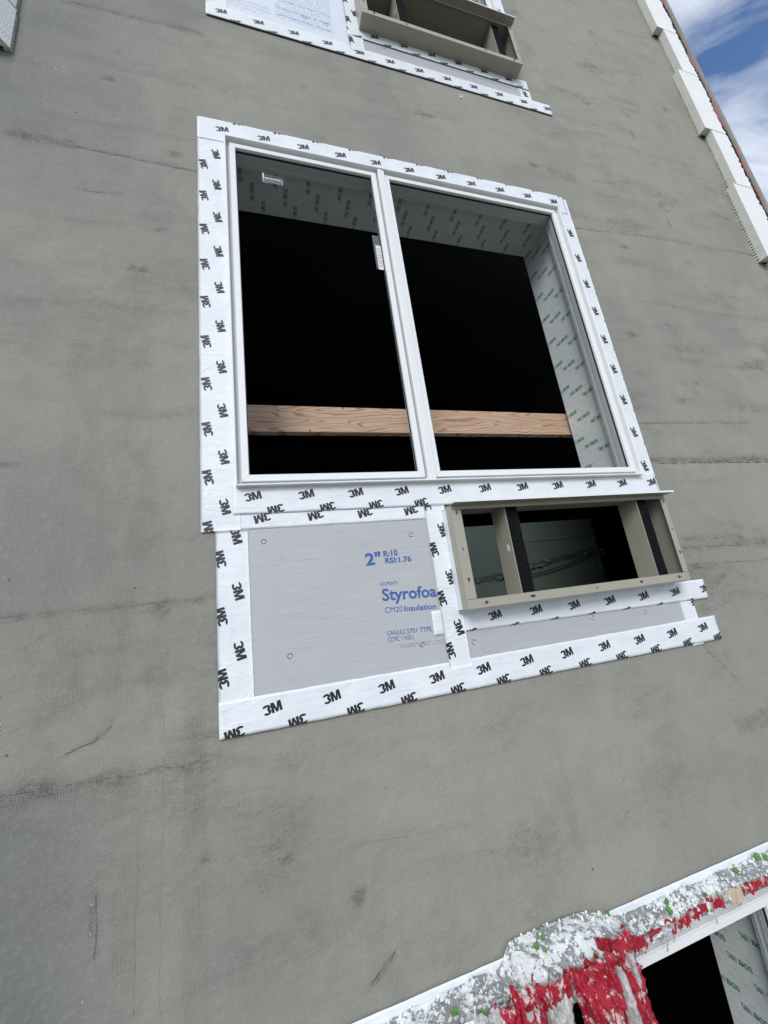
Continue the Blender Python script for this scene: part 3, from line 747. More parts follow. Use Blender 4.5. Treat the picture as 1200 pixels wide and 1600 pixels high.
# ------------------------------------------------------------------ insulation boards
def screw(parent, x, z, y=-.0045):
    bm = bmesh.new()
    for ra, rb, ya, yb in ((.0100, .0080, y, y - .0018), (.0080, .005, y - .0018, y + .0003), (.005, .0008, y + .0003, y + .0004)):
        A = [bm.verts.new((x + ra * math.cos(a), ya, z + ra * math.sin(a))) for a in np.linspace(0, 2 * math.pi, 16, endpoint=False)]
        B = [bm.verts.new((x + rb * math.cos(a), yb, z + rb * math.sin(a))) for a in np.linspace(0, 2 * math.pi, 16, endpoint=False)]
        for k in range(16): bm.faces.new((A[k], A[(k + 1) % 16], B[(k + 1) % 16], B[k]))
    o = obj('screw', bm, MAT['zinc'], parent, True)
    bm = bmesh.new(); bm.faces.new([bm.verts.new((x + .0015 + .0048 * math.cos(a), y + .00005 - .0002, z - .0008 + .0048 * math.sin(a))) for a in np.linspace(0, 2 * math.pi, 12, endpoint=False)])
    obj('recess', bm, MAT['ink'], o)

def put_text(parent, s, x0, x1, z, cap, mat='blue_ink', off=0.0, y=-.0056, slope=-2.0, name='lettering', spacing=1.0):
    me = text_mesh(s, cap, x1 - x0, off, name, MAT[mat], 0, spacing)
    return inst(name, me, parent, Matrix.Translation((x0, y, z)) @ Matrix.Rotation(math.radians(-slope), 4, 'Y'))

def fine_rows(parent, x0, x1, zs, h, mat, y=-.0056, slope=-2.0, seed=0):
    rr = random.Random(seed); bm = bmesh.new(); s = math.tan(math.radians(slope))
    for z in zs:
        x = x0
        while x < x1:
            wch = rr.uniform(.35, .9) * h
            if rr.random() > .14:
                zz = z + (x - x0) * s; hh = h * rr.uniform(.6, 1.0)
                st_ = max(.0004, h * .16)
                shape = rr.random()
                if shape < .4: q = ((x, zz), (x + st_, zz), (x + st_, zz + hh), (x, zz + hh)); bm.faces.new([bm.verts.new((a, y, b)) for a, b in q])
                q = ((x, zz + hh * rr.choice((0, .45, .8))),); b0 = q[0][1]
                bm.faces.new([bm.verts.new((a, y, b)) for a, b in ((x, b0), (x + wch, b0), (x + wch, b0 + st_), (x, b0 + st_))])
                if shape > .5: bm.faces.new([bm.verts.new((a, y - .00004, b)) for a, b in ((x + wch, zz), (x + wch + st_, zz), (x + wch + st_, zz + hh), (x + wch, zz + hh))])
            x += wch + h * .32
    o = obj('fine_print', bm, MAT[mat], parent); o['kind'] = 'stuff'; return o

b1 = thing('insulation_board', 'grey foam insulation board with blue print left of the lower sleeve', 'insulation board')
boxo('panel', MAT['board'], b1, -.08, .66, -.005, .03, -.24, .40)
put_text(b1, '2"', .344, .404, .1865, .044, off=.030, slope=2)
put_text(b1, 'R:10', .4145, .470, .2125, .0225, off=.030, slope=1)
put_text(b1, 'RSI:1.76', .4175, .520, .188, .0205, off=.030, slope=-.8)
put_text(b1, '<DUPONT>', .385, .456, .108, .0135, off=.004, slope=-1)
put_text(b1, 'Styrofoam', .389, .6445, .0555, .043, off=.024, slope=-2)
put_text(b1, 'CM20', .3935, .4585, .0125, .0205, off=0, slope=-2.5)
put_text(b1, 'Insulation', .4655, .590, .0095, .0205, off=.018, slope=-2.5)
put_text(b1, 'CAN/ULC', .391, .460, -.065, .0175, off=0, slope=-2); put_text(b1, 'S701 TYPE 3, 1404', .465, .628, -.0678, .0175, off=.004, slope=-2)
put_text(b1, 'CCMC 11420-L', .391, .488, -.0858, .0165, off=0, slope=-2)
fine_rows(b1, .431, .64, (-.1045, -.1125), .0055, 'blue_ink', seed=1)
for x, z in ((-.005, .300), (.534, .288), (.058, -.083), (.515, -.112)): screw(b1, x, z)
for x, z, w, sl in ((.022, .232, .040, 2), (.125, .225, .045, 3), (.10, .115, .008, -20), (.02, -.105, .003, 80), (.33, .262, .06, 8), (.15, .02, .09, 1.5)):
    bm = bmesh.new(); q = math.tan(math.radians(sl)) if abs(sl) < 45 else 0
    if q or abs(sl) < 45: box(bm, 0, w, -.0056, -.0051, 0, .0016)
    else: box(bm, 0, .002, -.0056, -.0051, 0, .018)
    for v in bm.verts: v.co = Vector((v.co.x + x, v.co.y, v.co.z + z + q * v.co.x))
    obj('scratch', bm, MAT['scratch'], b1)
b2 = thing('insulation_board', 'narrow grey foam strip with three screws below the lower sleeve', 'insulation board')
boxo('panel', MAT['board'], b2, .69, 1.79, -.005, .03, -.24, -.02)
for x, z in ((.716, -.131), (1.272, -.113), (1.55, -.125)): screw(b2, x, z)
b3 = thing('insulation_board', 'pale foam board covered in small blue print at the top edge', 'insulation board', (0, 0, STY))
boxo('panel', MAT['pale_board'], b3, -.08, .66, -.005, .03, -.24, .40)
fine_rows(b3, -.055, .17, (-.105, -.095, -.075, -.062), .006, 'pale_blue_ink', seed=2)
fine_rows(b3, -.055, .12, (-.13,), .008, 'pale_blue_ink', seed=3)
put_text(b3, '*', -.005, .012, -.088, .018, slope=0)
fine_rows(b3, .20, .515, list(np.arange(-.118, .22, .0155)), .0075, 'pale_blue_ink', seed=4)
fine_rows(b3, .20, .515, (-.095, -.0325, .0425), .0100, 'blue_ink', seed=6)
for cx_, cz_ in ((.36, -.045), (.48, -.05)):
    bm = bmesh.new()
    A = [[bm.verts.new((cx_ + rr_ * math.cos(a), -.0057, cz_ + rr_ * math.sin(a))) for a in np.linspace(0, 2 * math.pi, 18, endpoint=False)] for rr_ in (.012, .010)]
    for k in range(18): bm.faces.new((A[0][k], A[0][(k + 1) % 18], A[1][(k + 1) % 18], A[1][k]))
    obj('stamp', bm, MAT['blue_ink'], b3)
b4 = thing('insulation_board', 'narrow pale foam strip below the sleeve at the top edge', 'insulation board', (0, 0, STY))
boxo('panel', MAT['board'], b4, .69, 1.79, -.005, .03, -.24, -.02)
fine_rows(b4, 1.45, 1.74, (-.115, -.105), .007, 'pale_blue_ink', seed=8)
for x, z in ((.78, -.13), (1.27, -.113)): screw(b4, x, z)
put_text(b4, 'OO', .80, .835, -.118, .02, 'thin_ink', slope=0)

# ------------------------------------------------------------------ flashing tapes
LW, LH, PITCH = .0565, .0300, .1847
def logo_mesh():
    """heavy 3 and M sharing a touching edge, centred on the origin in the XZ plane"""
    V, F = [], []
    def poly(*p):
        k = len(V); V.extend(p); F.append(tuple(range(k, k + len(p))))
    for cz_, a0, a1, ry in ((.715, 168, -80, .285), (.285, 80, -168, .285)):
        n = 12
        for i in range(n):
            q = [math.radians(a0 + (a1 - a0) * (i + e) / n) for e in (0, 1)]
            poly(*[(.40 + .41 * rr_ * math.cos(a), cz_ + (ry if rr_ == 1 else ry * .26) * math.sin(a)) for a, rr_ in ((q[0], 1), (q[1], 1), (q[1], .34), (q[0], .34))])
    poly((.83, 0), (1.09, 0), (1.09, 1), (.83, 1)); poly((1.64, 0), (1.90, 0), (1.90, 1), (1.64, 1))
    poly((1.09, 1), (1.09, .52), (1.26, 0), (1.365, 0), (1.365, .37), (1.18, 1)); poly((1.64, 1), (1.55, 1), (1.365, .37), (1.365, 0), (1.47, 0), (1.64, .52))
    V = [((x / 1.9 - .5) * LW, 0, (z - .5) * LH) for x, z in V]
    bm = bmesh.new(); vs = [bm.verts.new(p) for p in V]
    for f_ in F: bm.faces.new([vs[i] for i in f_])
    bmesh.ops.remove_doubles(bm, verts=bm.verts[:], dist=1e-6)
    me = bpy.data.meshes.new('logo'); bm.to_mesh(me); bm.free(); me.materials.append(MAT['ink']); return me
LOGO = logo_mesh()
GHOST = LOGO.copy(); GHOST.materials.clear(); GHOST.materials.append(MAT['ghost'])
TILT = 12
def logo_at(parent, x, z, ang, y, rect, ghost=False, post=None):
    M4 = Matrix.Translation((x, y, z)) @ Matrix.Rotation(-math.radians(ang), 4, 'Y')
    x0, x1, z0, z1 = rect; rad = .034
    if x + rad < x0 or x - rad > x1 or z + rad < z0 or z - rad > z1: return
    src = GHOST if ghost else LOGO
    if x - rad > x0 and x + rad < x1 and z - rad > z0 and z + rad < z1:
        inst('logo', src, parent, (post @ M4) if post else M4); return
    bm = bmesh.new(); bm.from_mesh(src); bm.transform(M4)
    for co, no in (((x0, 0, 0), (-1, 0, 0)), ((x1, 0, 0), (1, 0, 0)), ((0, 0, z0), (0, 0, -1)), ((0, 0, z1), (0, 0, 1))):
        bmesh.ops.bisect_plane(bm, geom=bm.verts[:] + bm.edges[:] + bm.faces[:], plane_co=co, plane_no=no, clear_outer=True)
    if post: bm.transform(post)
    if bm.faces: obj('logo', bm, src.materials[0], parent)
    else: bm.free()

def tape(label, x0, x1, z0, z1, lvl, rows, rot=0.0, group=None, zo=0.0, wr=.0009, skip=(), xmax=None):
    """a strip of printed flashing tape. rows: (axis, cross position, phase, angle[, start, end])"""
    t = thing('flashing_tape', label, 'tape', (0, 0, zo), group)
    ys = -.0062 - .0011 * lvl
    horiz = (x1 - x0) > (z1 - z0)
    L = (x1 - x0) if horiz else (z1 - z0); Wd = (z1 - z0) if horiz else (x1 - x0)
    nl = max(8, int(L / .012)); nw = max(6, int(Wd / .009)); bm = bmesh.new(); sd = abs(hash(label)) % 1000 if False else sum(map(ord, label)) % 997
    ul = np.linspace(0, 1, nl + 1); uw = np.linspace(0, 1, nw + 1); a, b = np.meshgrid(ul * L, uw * Wd, indexing='ij')
    dsp = wr * 2 * (lattice_noise(a, b * 4, 6, sd) - .5) + wr * (lattice_noise(a, b, 30, sd + 1, 3) - .5)
    # a couple of long creases
    for k in range(3):
        rr = random.Random(sd + k); pc = rr.uniform(.15, .85) * Wd; wv = (lattice_noise(a, a * 0 + k, 4, sd + 7 + k, 2) - .5) * .03
        ext = sstep(.42, .6, lattice_noise(a, a * 0 + k * 3.1, 2.5, sd + 17, 2))
        dsp -= wr * 1.3 * np.exp(-((b - pc - wv) / .0028) ** 2) * ext
    dsp = np.clip(dsp * .6, -.0006, .0005)
    edge = [(lattice_noise(np.array(ul * L), np.zeros(nl + 1), 25, sd + 40 + e, 3) - .5) * .0022 for e in (0, 1)]
    cx, cz = (x0 + x1) / 2, (z0 + z1) / 2; R2 = Matrix.Rotation(-math.radians(rot), 4, 'Y')
    def P(i, j, y):
        c = uw[j] * Wd
        if j == 0: c += edge[0][i]
        if j == nw: c += edge[1][i]
        p = Vector(((x0 + ul[i] * L), y, z0 + c)) if horiz else Vector((x0 + c, y, z0 + ul[i] * L))
        p -= Vector((cx, 0, cz)); p = R2 @ p; return p + Vector((cx, 0, cz))
    g = [[bm.verts.new(P(i, j, ys + dsp[i, j])) for j in range(nw + 1)] for i in range(nl + 1)]
    for i in range(nl):
        for j in range(nw):
            q = (g[i][j], g[i + 1][j], g[i + 1][j + 1], g[i][j + 1]); bm.faces.new(q if horiz else q[::-1])
    for fc in bm.faces: fc.smooth = True
    rim = [g[i][0] for i in range(nl + 1)] + [g[nl][j] for j in range(1, nw + 1)] + [g[i][nw] for i in range(nl - 1, -1, -1)] + [g[0][j] for j in range(nw - 1, 0, -1)]
    bk = [bm.verts.new((v.co.x, ys + .0013, v.co.z)) for v in rim]
    for k in range(len(rim)): bm.faces.new((rim[k], bk[k], bk[(k + 1) % len(rim)], rim[(k + 1) % len(rim)]))
    obj('strip', bm, MAT['tape'], t)
    yl = ys - .0008
    for ri, rw in enumerate(rows):
        ax, cr_, ph, ang = rw[:4]; ghost = len(rw) > 4 and rw[4] == 'ghost'
        lo, hi = (x0, x1) if ax == 'x' else (z0, z1)
        k0 = math.floor((lo - ph) / PITCH) - 1
        for k in range(k0, k0 + int((hi - lo) / PITCH) + 4):
            u = ph + k * PITCH
            if xmax and ri in xmax and u > xmax[ri]: continue
            x, z = (u, cr_) if ax == 'x' else (cr_, u)
            post = Matrix.Translation((cx, 0, cz)) @ R2 @ Matrix.Translation((-cx, 0, -cz)) if rot else None
            logo_at(t, x, z, ang, yl, (x0, x1, z0, z1), ghost, post)
    return t

UP, DN, SDN, SUP = TILT, 180 + TILT, -90 + TILT, 90 + TILT
GT = '3M'
def window_tapes(zo, where, parts):
    if 'L' in parts: tape('white printed tape down the left side of the ' + where, -.203, -.078, .346, 2.205, 1, [('z', -.126, 1.170, SDN), ('z', -.178, 1.277, SUP)], zo=zo)
    if 'R' in parts: tape('white printed tape down the right side of the ' + where, 1.735, 1.852, .40, 2.300, 1, [('z', 1.806, 1.105, SDN), ('z', 1.868, 1.02, SUP)], zo=zo)
    if 'T' in parts: tape('white printed tape across the top of the ' + where, -.203, 1.832, 2.175, 2.314, 2, [('x', 2.258, .0875, UP)] + ([('x', 2.3235, .162, DN)] if zo == 0 else []), zo=zo)
    if 'B' in parts: tape('white printed tape right under the sill of the ' + where, -.10, 1.845, .400, .512, 3, [('x', .464, .151, UP), ('x', .413, .0415, DN)], zo=zo, skip=(), wr=.0012, xmax={1: .66})
window_tapes(0, 'big window', 'LRTB')
window_tapes(-STY, 'lower window', 'LRT')
window_tapes(STY, 'uppermost window', 'LRB')
tape('white printed tape along the top edge of the grey foam board', -.16, .66, .346, .448, 0, [('x', .384, -.005, DN)])
tape('white printed tape down the left edge of the grey foam board', -.158, -.056, -.284, .346, 1, [('z', -.093, .141, SDN), ('z', -.1445, .065, SUP)])
tape('long white printed tape along the bottom under both grey foam pieces', -.158, 1.935, -.286, -.185, 2, [('x', -.226, .180, UP), ('x', -.2765, .070, DN)])
tape('white printed tape down the left side of the lower sleeve', .602, .690, -.212, .402, 3, [('z', .665, .114, SDN), ('z', .616, .037, SUP)], wr=.0012)
tape('white printed tape along the bottom of the lower sleeve, tilted at its right end', .566, 1.940, -.098, -.012, 1, [('x', -.053, .823, UP), ('x', -.1075, .898, DN)], rot=-.75)
tape('short white printed tape hanging below the right end of the lower sleeve', 1.755, 1.838, -.292, -.085, 0, [('z', 1.836, -.10, SDN)])
# upper storey
tape('long white printed tape along the bottom of the pale foam boards up high', -.158, 1.98, 3.075, 3.168, 2, [('x', 3.127, .101, UP), ('x', 3.074, -.009, DN)])
tape('white printed tape left of the pale foam board at the top edge', -.158, -.056, 3.080, 3.70, 1, [('z', -.093, 3.30, SDN), ('z', -.1445, 3.22, SUP)])
tape('white printed tape down the left side of the sleeve at the top edge', .602, .690, 3.14, 3.75, 3, [('z', .665, 3.30, SDN), ('z', .616, 3.22, SUP)])
tape('white printed tape under the sleeve at the top edge', .60, 1.84, 3.262, 3.345, 4, [('x', 3.312, .950, UP), ('x', 3.262, .85, DN)])
tape('short white printed tape below the right end of the sleeve at the top edge', 1.755, 1.842, 3.10, 3.36, 0, [('z', 1.80, 3.22, SDN)])
# folded turn-ups of tape against the lower sleeve
for par, a in ((None, 0),):
    w_ = thing('folded_tape', 'plain white tape fold turned up against the left of the lower sleeve', 'tape')
    bm = bmesh.new(); box(bm, .6735, .6758, -.044, -.009, -.012, .368, .0008); obj('strip', bm, MAT['tape'], w_)
    w_ = thing('folded_tape', 'plain white tape fold turned up against the underside of the lower sleeve', 'tape')
    bm = bmesh.new()
    n = 60; prof = [(-.030, -.0085), (-.024, -.0105), (-.0185, -.020), (-.0160, -.036), (-.0155, -.050), (-.0145, -.050)]
    rows_ = [[bm.verts.new((.672 + 1.083 * i / n, y + random.uniform(-.001, .001), z)) for z, y in prof] for i in range(n + 1)]
    for i in range(n):
        for j in range(len(prof) - 1): bm.faces.new((rows_[i][j], rows_[i][j + 1], rows_[i + 1][j + 1], rows_[i + 1][j]))
    obj('strip', bm, MAT['tape'], w_, True)

# ------------------------------------------------------------------ foam quoins on the right corner
def eps_block(label, x0, x1, z0, z1, yf=-.062, jag=True, group='white foam blocks up the right corner', seed=0, teeth=True, teeth_right=False, cut=True, cham=0.0):
    rr = random.Random(seed)
    t = thing('foam_block', label, 'foam block', (x0, 0, z0), group)
    bm = bmesh.new(); box(bm, 0, x1 - x0, yf, -.016, .0006, z1 - z0 - .0006)
    bmesh.ops.subdivide_edges(bm, edges=[e for e in bm.edges if abs(e.verts[0].co.z - e.verts[1].co.z) > .1], cuts=30)
    for v in bm.verts:
        j = rr.uniform(-.0008, .0008)
        v.co.x += j; v.co.y += rr.uniform(-.0003, .0003)
        if cham and v.co.y < yf + .01 and v.co.x > (x1 - x0) - .01: v.co.x -= cham
        if jag and v.co.x > (x1 - x0) - .01 : v.co.x += rr.uniform(-.02, .008)
    for fc in bm.faces: fc.material_index = 1 if cut and abs(fc.normal.y) < .5 else 0  # cut: faces off the front take the cream with painted shade
    bo = obj('block', bm, MAT['eps'], t); bo.data.materials.append(MAT['eps_shaded'])
    if teeth:
        bm = bmesh.new(); z = .004
        xa = (x1 - x0 - .0265) if teeth_right else -.0005
        while z < z1 - z0 - .012:
            box(bm, xa, xa + .026, -.0165, .0, z, z + .0125 + rr.uniform(-.002, .002)); z += .0235 + rr.uniform(-.002, .002)
        o = obj('adhesive_ridges', bm, MAT['eps_shaded'], t); o['kind'] = 'stuff'
    return t
EX1 = 3.700
lv = [(5.55, 6.15, 3.52), (4.97, 5.545, 3.462), (4.60, 4.965, 3.462), (4.055, 4.595, 3.528), (3.365, 4.05, 3.466), (2.785, 3.36, 3.526), (2.095, 2.78, 3.482), (1.50, 2.09, 3.548), (.9, 1.495, 3.49), (.3, .895, 3.55), (-.4, .295, 3.49)]
names = ['topmost', None, 'upper wide', 'narrow upper', 'wide middle', 'narrow middle', 'wide lower', 'lowest narrow']
labs = {2: 'wide white foam corner block highest on the right, cut by the top edge', 3: 'narrow white foam corner block just under the highest wide one', 4: 'second wide white foam corner block from the top at right',
        5: 'narrow white foam corner block between the two lower wide ones', 6: 'lowest wide white foam corner block near the right edge', 7: 'narrow white foam corner block cut off by the right edge'}
lv[2] = (4.60, 5.22, 3.462); 
for i, (z0, z1, x0) in enumerate(lv):
    if i in labs: eps_block(labs[i], x0, EX1, z0, z1, seed=i)
# corner board with torn pink film
bm = bmesh.new(); n = 160
cs = tag(boxo('corner_board', MAT['cornerstrip'], None, 3.728, 3.790, -.066, .02, -1, 7.5, bev=.004), 'weathered grey brown board edging the building corner against the sky', 'board')
tf = thing('torn_film', 'torn pinkish red film between the white foam blocks and corner board', 'film')
bm = bmesh.new(); rr = random.Random(4); prev = None
for i in range(420):
    z = 1.4 + i * .0095
    a = 3.716 - max(0, .16 * (lattice_noise(np.array([z]), np.array([0.]), 3.1, 33)[0] - .50)) - rr.uniform(0, .006)
    row = [bm.verts.new((a, -.0640 - rr.uniform(.0005, .003), z)), bm.verts.new((3.715, -.0668 - rr.uniform(0, .002), z)), bm.verts.new((3.736, -.0685, z))]
    if prev:
        bm.faces.new((prev[0], prev[1], row[1], row[0])); bm.faces.new((prev[1], prev[2], row[2], row[1]))
    prev = row
obj('film', bm, MAT['pink'], tf)
for z in (4.98, 3.95, 3.2):
    bm = bmesh.new(); a = bm.verts.new((3.79, -.04, z)); b = bm.verts.new((3.80, -.045, z + .05)); c = bm.verts.new((3.85, -.05, z + .09)); bm.faces.new((a, b, c)); obj('shred', bm, MAT['cornerstrip'], tf)
# foam at the top left corner
eps_block('white foam block at the far top left, lower of two', -1.5, -.908, 2.452, 2.70, seed=31, jag=False, cut=False, cham=.035, group='white foam blocks at the top left', teeth_right=True)
eps_block('white foam block at the far top left, upper of two', -1.5, -.912, 2.712, 3.2, seed=32, jag=False, cut=False, cham=.03, group='white foam blocks at the top left', teeth_right=True)

# ------------------------------------------------------------------ plastic wrapped bundle over the lower window head
bd = thing('wrapped_bundle', 'bulging bundle wrapped in plaster-splashed plastic and torn red film above the lower window', 'bundle', (0, 0, 0))
NX, NS = 420, 40
xs = np.linspace(-.15, 2.35, NX); hump = sstep(.60, .66, xs) * sstep(1.10, .90, xs)
top = -1.058 + .020 * sstep(1.9, 2.1, xs) * 0 + .055 * hump + .012 * (lattice_noise(xs, xs * 0, 5, 51) - .5)
dep = .070 + .045 * hump + .030 * sstep(.66, .3, xs) + .014 * (lattice_noise(xs, xs * 0, 7, 52) - .5)
def prof(k, s):
    """s 0..1 from wall top to front bottom"""
    d_ = dep[k]; t_ = top[k]; fall = .018 + .020 * hump[k]
    if s < .62:
        u = s / .62; return -d_ * u, t_ - fall * u * u
    u = (s - .62) / .38; return -d_ - .004 * math.sin(u * 3.1), t_ - fall - (.034 + .03 * hump[k]) * u
gxx, gss = np.meshgrid(xs, np.linspace(0, 1, NS), indexing='ij')
nA = lattice_noise(gxx, gss * .13, 28, 61, 5, .62); nB = lattice_noise(gxx, gss * .13, 9, 62, 4)
bm = bmesh.new(); g = []
for k in range(NX):
    row = []
    for j in range(NS):
        s = j / (NS - 1); y, z = prof(k, s); bump_ = (.030 * (nA[k, j] - .5) + .026 * (nB[k, j] - .5)) * min(1, 6 * s + .25)
        row.append(bm.verts.new((xs[k], min(y - bump_ * (.3 + .7 * s), -.009), z + bump_ * (1.1 - .6 * s))))
    g.append(row)
for k in range(NX - 1):
    for j in range(NS - 1): bm.faces.new((g[k][j], g[k][j + 1], g[k + 1][j + 1], g[k + 1][j]))
bt = [[bm.verts.new((g[k][NS - 1].co.x, g[k][NS - 1].co.y, g[k][NS - 1].co.z)), bm.verts.new((xs[k], -.009, g[k][NS - 1].co.z))] for k in range(NX)]
for k in range(NX - 1): bm.faces.new((bt[k][0], bt[k][1], bt[k + 1][1], bt[k + 1][0]))
for fc in bm.faces: fc.smooth = True
obj('crust', bm, MAT['crust'], bd)
def surf(x, s):
    k = min(NX - 1, max(0, int((x + .15) / 2.5 * (NX - 1)))); return g_co[k][min(NS - 1, int(s * (NS - 1)))]
g_co = None
_me = bd.children[0].data; _c = np.empty(len(_me.vertices) * 3); _me.vertices.foreach_get('co', _c); g_co = _c.reshape(-1, 3)[:NX * NS].reshape(NX, NS, 3)
# loose plaster flakes lying on the crust
bm = bmesh.new(); rr = random.Random(12)
for i in range(420):
    x = rr.uniform(.05, 2.15); s = rr.random() ** 1.2 * .72
    if rr.random() > .35 + .65 * lattice_noise(np.array([x]), np.array([s * .1]), 16, 70, 3)[0] * 1.2: continue
    p = Vector(surf(x, s)) + Vector((0, -.002, .003)); r0 = rr.uniform(.0018, .0058)
    nrm = Vector((rr.uniform(-.3, .3), rr.uniform(-.7, .1), 1)).normalized(); u = nrm.orthogonal().normalized(); v = nrm.cross(u); m0 = rr.randint(5, 7); th = rr.uniform(.0006, .0016)
    T_, B_ = [], []
    for q in range(m0):
        a = 2 * math.pi * q / m0 + rr.uniform(-.3, .3); rad = r0 * rr.uniform(.55, 1.2); e = p + u * math.cos(a) * rad * 1.4 + v * math.sin(a) * rad
        T_.append(bm.verts.new(e + nrm * th)); B_.append(bm.verts.new(e))
    bm.faces.new(T_)
    for q in range(m0): bm.faces.new((B_[q], B_[(q + 1) % m0], T_[(q + 1) % m0], T_[q]))
o = obj('plaster_flakes', bm, MAT['flake'], bd); o['kind'] = 'stuff'

def drape(name, mat, x0, x1, z1, seed, s0=.66, out=.006, amp=.012, zjit=.03, taper=0.0, n=26, mrows=34):
    """a hanging sheet from the bundle front down to z1 with vertical folds"""
    rr = random.Random(seed); bm = bmesh.new(); rows = []
    for i in range(n + 1):
        u = i / n; x = x0 + (x1 - x0) * u; px = Vector(surf(x, s0)); zb = z1 + rr.uniform(-zjit, zjit); row = []
        fold = (lattice_noise(np.array([x]), np.array([0.]), 55, seed + 5, 3)[0] - .5) * 1.9; st0 = rr.uniform(-.008, .008)
        for j in range(mrows + 1):
            w = j / mrows; z = px.z + .004 + st0 + (zb - px.z) * w; f2 = lattice_noise(np.array([x]), np.array([z]), 24, seed + 9, 3)[0] - .5
            xc = (x0 + x1) / 2; xx = xc + (x - xc) * (1 - taper * w) + .01 * f2 * w
            row.append(bm.verts.new((xx, min(px.y, -dep[min(NX-1, max(0, int((x + .15) / 2.5 * (NX - 1))))] - .002) - out - amp * fold * (.35 + w) * 2 - amp * 1.2 * f2 * min(1, w * 6), z)))
        rows.append(row)
    for i in range(n):
        for j in range(mrows): bm.faces.new((rows[i][j], rows[i][j + 1], rows[i + 1][j + 1], rows[i + 1][j]))
    for fc in bm.faces: fc.smooth = True
    return obj(name, bm, mat, bd)
# long hanging sheets in front of the hump
def lobe(name, mat, xc, w, ztop, zbot, d0, bulge, seed, lean=0.0, n=44, mrows=90, cr=.020, pinch=.2):
    """a crumpled, convex hanging fold of film"""
    bm = bmesh.new(); rr = random.Random(seed); a = np.linspace(-1.55, 1.55, n + 1); v = np.linspace(0, 1, mrows + 1); A, Vv = np.meshgrid(a, v, indexing='ij')
    S = A * w * .5; Zz = Vv * (zbot - ztop) * -1
    r1 = 1 - 2 * np.abs(lattice_noise(S + seed, Zz * .7, 22, seed, 3, .5) - .5); r2 = 1 - 2 * np.abs(lattice_noise(S * 1.3 + seed, Zz * .45, 45, seed + 3, 3, .5) - .5); bg_ = lattice_noise(S + seed, Zz, 7, seed + 5, 2) - .5
    r3 = 1 - 2 * np.abs(lattice_noise(S * 1.1 + seed, Zz * .8, 80, seed + 9, 2, .5) - .5); disp = cr * 1.2 * (r1 ** 3 - .4) + cr * .9 * (r2 ** 3 - .4) + cr * .4 * (r3 ** 2 - .5) + .05 * bg_
    g = []
    for i in range(n + 1):
        row = []
        for j_ in range(mrows + 1):
            ww = w * (1 - pinch * math.sin(math.pi * min(1, v[j_] * 1.3)) * .5) * (1 + .3 * bg_[i, j_]); bl = bulge * (.45 + .55 * math.sin(math.pi * min(1, .15 + v[j_])))
            x = xc + .5 * ww * math.sin(a[i]) + lean * v[j_] + .5 * disp[i, j_] * math.sin(a[i])
            y = -d0 - bl * math.cos(a[i]) - disp[i, j_] * math.cos(a[i] * .8)
            z = ztop + (zbot - ztop) * v[j_] + .012 * (r1[i, j_] - .5) + .02 * bg_[i, j_] * (1 - v[j_])
            row.append(bm.verts.new((x, min(y, -.012), z)))
        g.append(row)
    for i in range(n):
        for j_ in range(mrows): bm.faces.new((g[i][j_], g[i][j_ + 1], g[i + 1][j_ + 1], g[i + 1][j_]))
    for fc in bm.faces: fc.smooth = True
    return obj(name, bm, mat, bd)
lobe('red_fold', MAT['red'], .952, .105, -1.010, -1.62, 0.099, .055, 1, lean=.03)
lobe('red_fold', MAT['red'], .872, .100, -1.022, -1.62, 0.114, .060, 2, lean=.01, pinch=.5)
lobe('red_fold', MAT['red'], .818, .080, -1.035, -1.40, 0.114, .050, 3, lean=.02, pinch=.3)
lobe('red_fold', MAT['red'], .622, .085, -1.022, -1.55, 0.109, .050, 4, lean=-.01, pinch=.3)
lobe('red_fold', MAT['red'], .560, .060, -1.044, -1.30, 0.104, .035, 5)
lobe('red_roll', MAT['red'], .700, .130, -1.028, -1.112, 0.122, .030, 6, mrows=16, cr=.012)
lobe('clear_fold', MAT['clear'], .500, .105, -1.046, -1.55, 0.104, .030, 7, cr=.016)
lobe('clear_fold', MAT['clear'], .705, .085, -1.055, -1.175, 0.124, .035, 8, mrows=20, cr=.014, pinch=.6)
lobe('clear_fold', MAT['clear'], .705, .050, -1.270, -1.62, 0.080, .030, 9, cr=.014)
lobe('clear_fold', MAT['clear'], .915, .040, -1.200, -1.62, 0.105, .035, 10, cr=.012)
lobe('clear_fold', MAT['clear'], 1.008, .045, -1.240, -1.62, 0.060, .030, 11, cr=.012)
lobe('yellow_strap', MAT['strap'], .760, .030, -1.090, -1.62, 0.104, .014, 12, cr=.004, pinch=0)
lobe('yellow_strap', MAT['strap'], .672, .014, -1.080, -1.50, 0.112, .012, 13, cr=.003, pinch=0, n=8)
lobe('yellow_strap', MAT['strap'], .820, .055, -1.280, -1.62, 0.085, .020, 14, cr=.006, pinch=0)
lobe('white_fold', MAT['foil'], .432, .075, -1.049, -1.40, 0.102, .022, 15, cr=.012)
lobe('red_fold', MAT['red'], .365, .070, -1.069, -1.45, 0.099, .025, 16, cr=.014)
lobe('clear_fold', MAT['clear'], .912, .022, -1.050, -1.30, .150, .022, 21, cr=.006, n=12, lean=.02)
lobe('clear_fold', MAT['clear'], .965, .020, -1.040, -1.40, .142, .020, 22, cr=.006, n=12, lean=.03)
lobe('clear_fold', MAT['clear'], .610, .020, -1.060, -1.25, .140, .020, 23, cr=.006, n=12)
lobe('yellow_strap', MAT['strap'], .850, .075, -1.200, -1.62, .150, .026, 24, cr=.006, pinch=0)
lobe('tan_fold', MAT['tan_film'], .470, .020, -1.054, -1.50, 0.112, .018, 17, cr=.006, n=10)
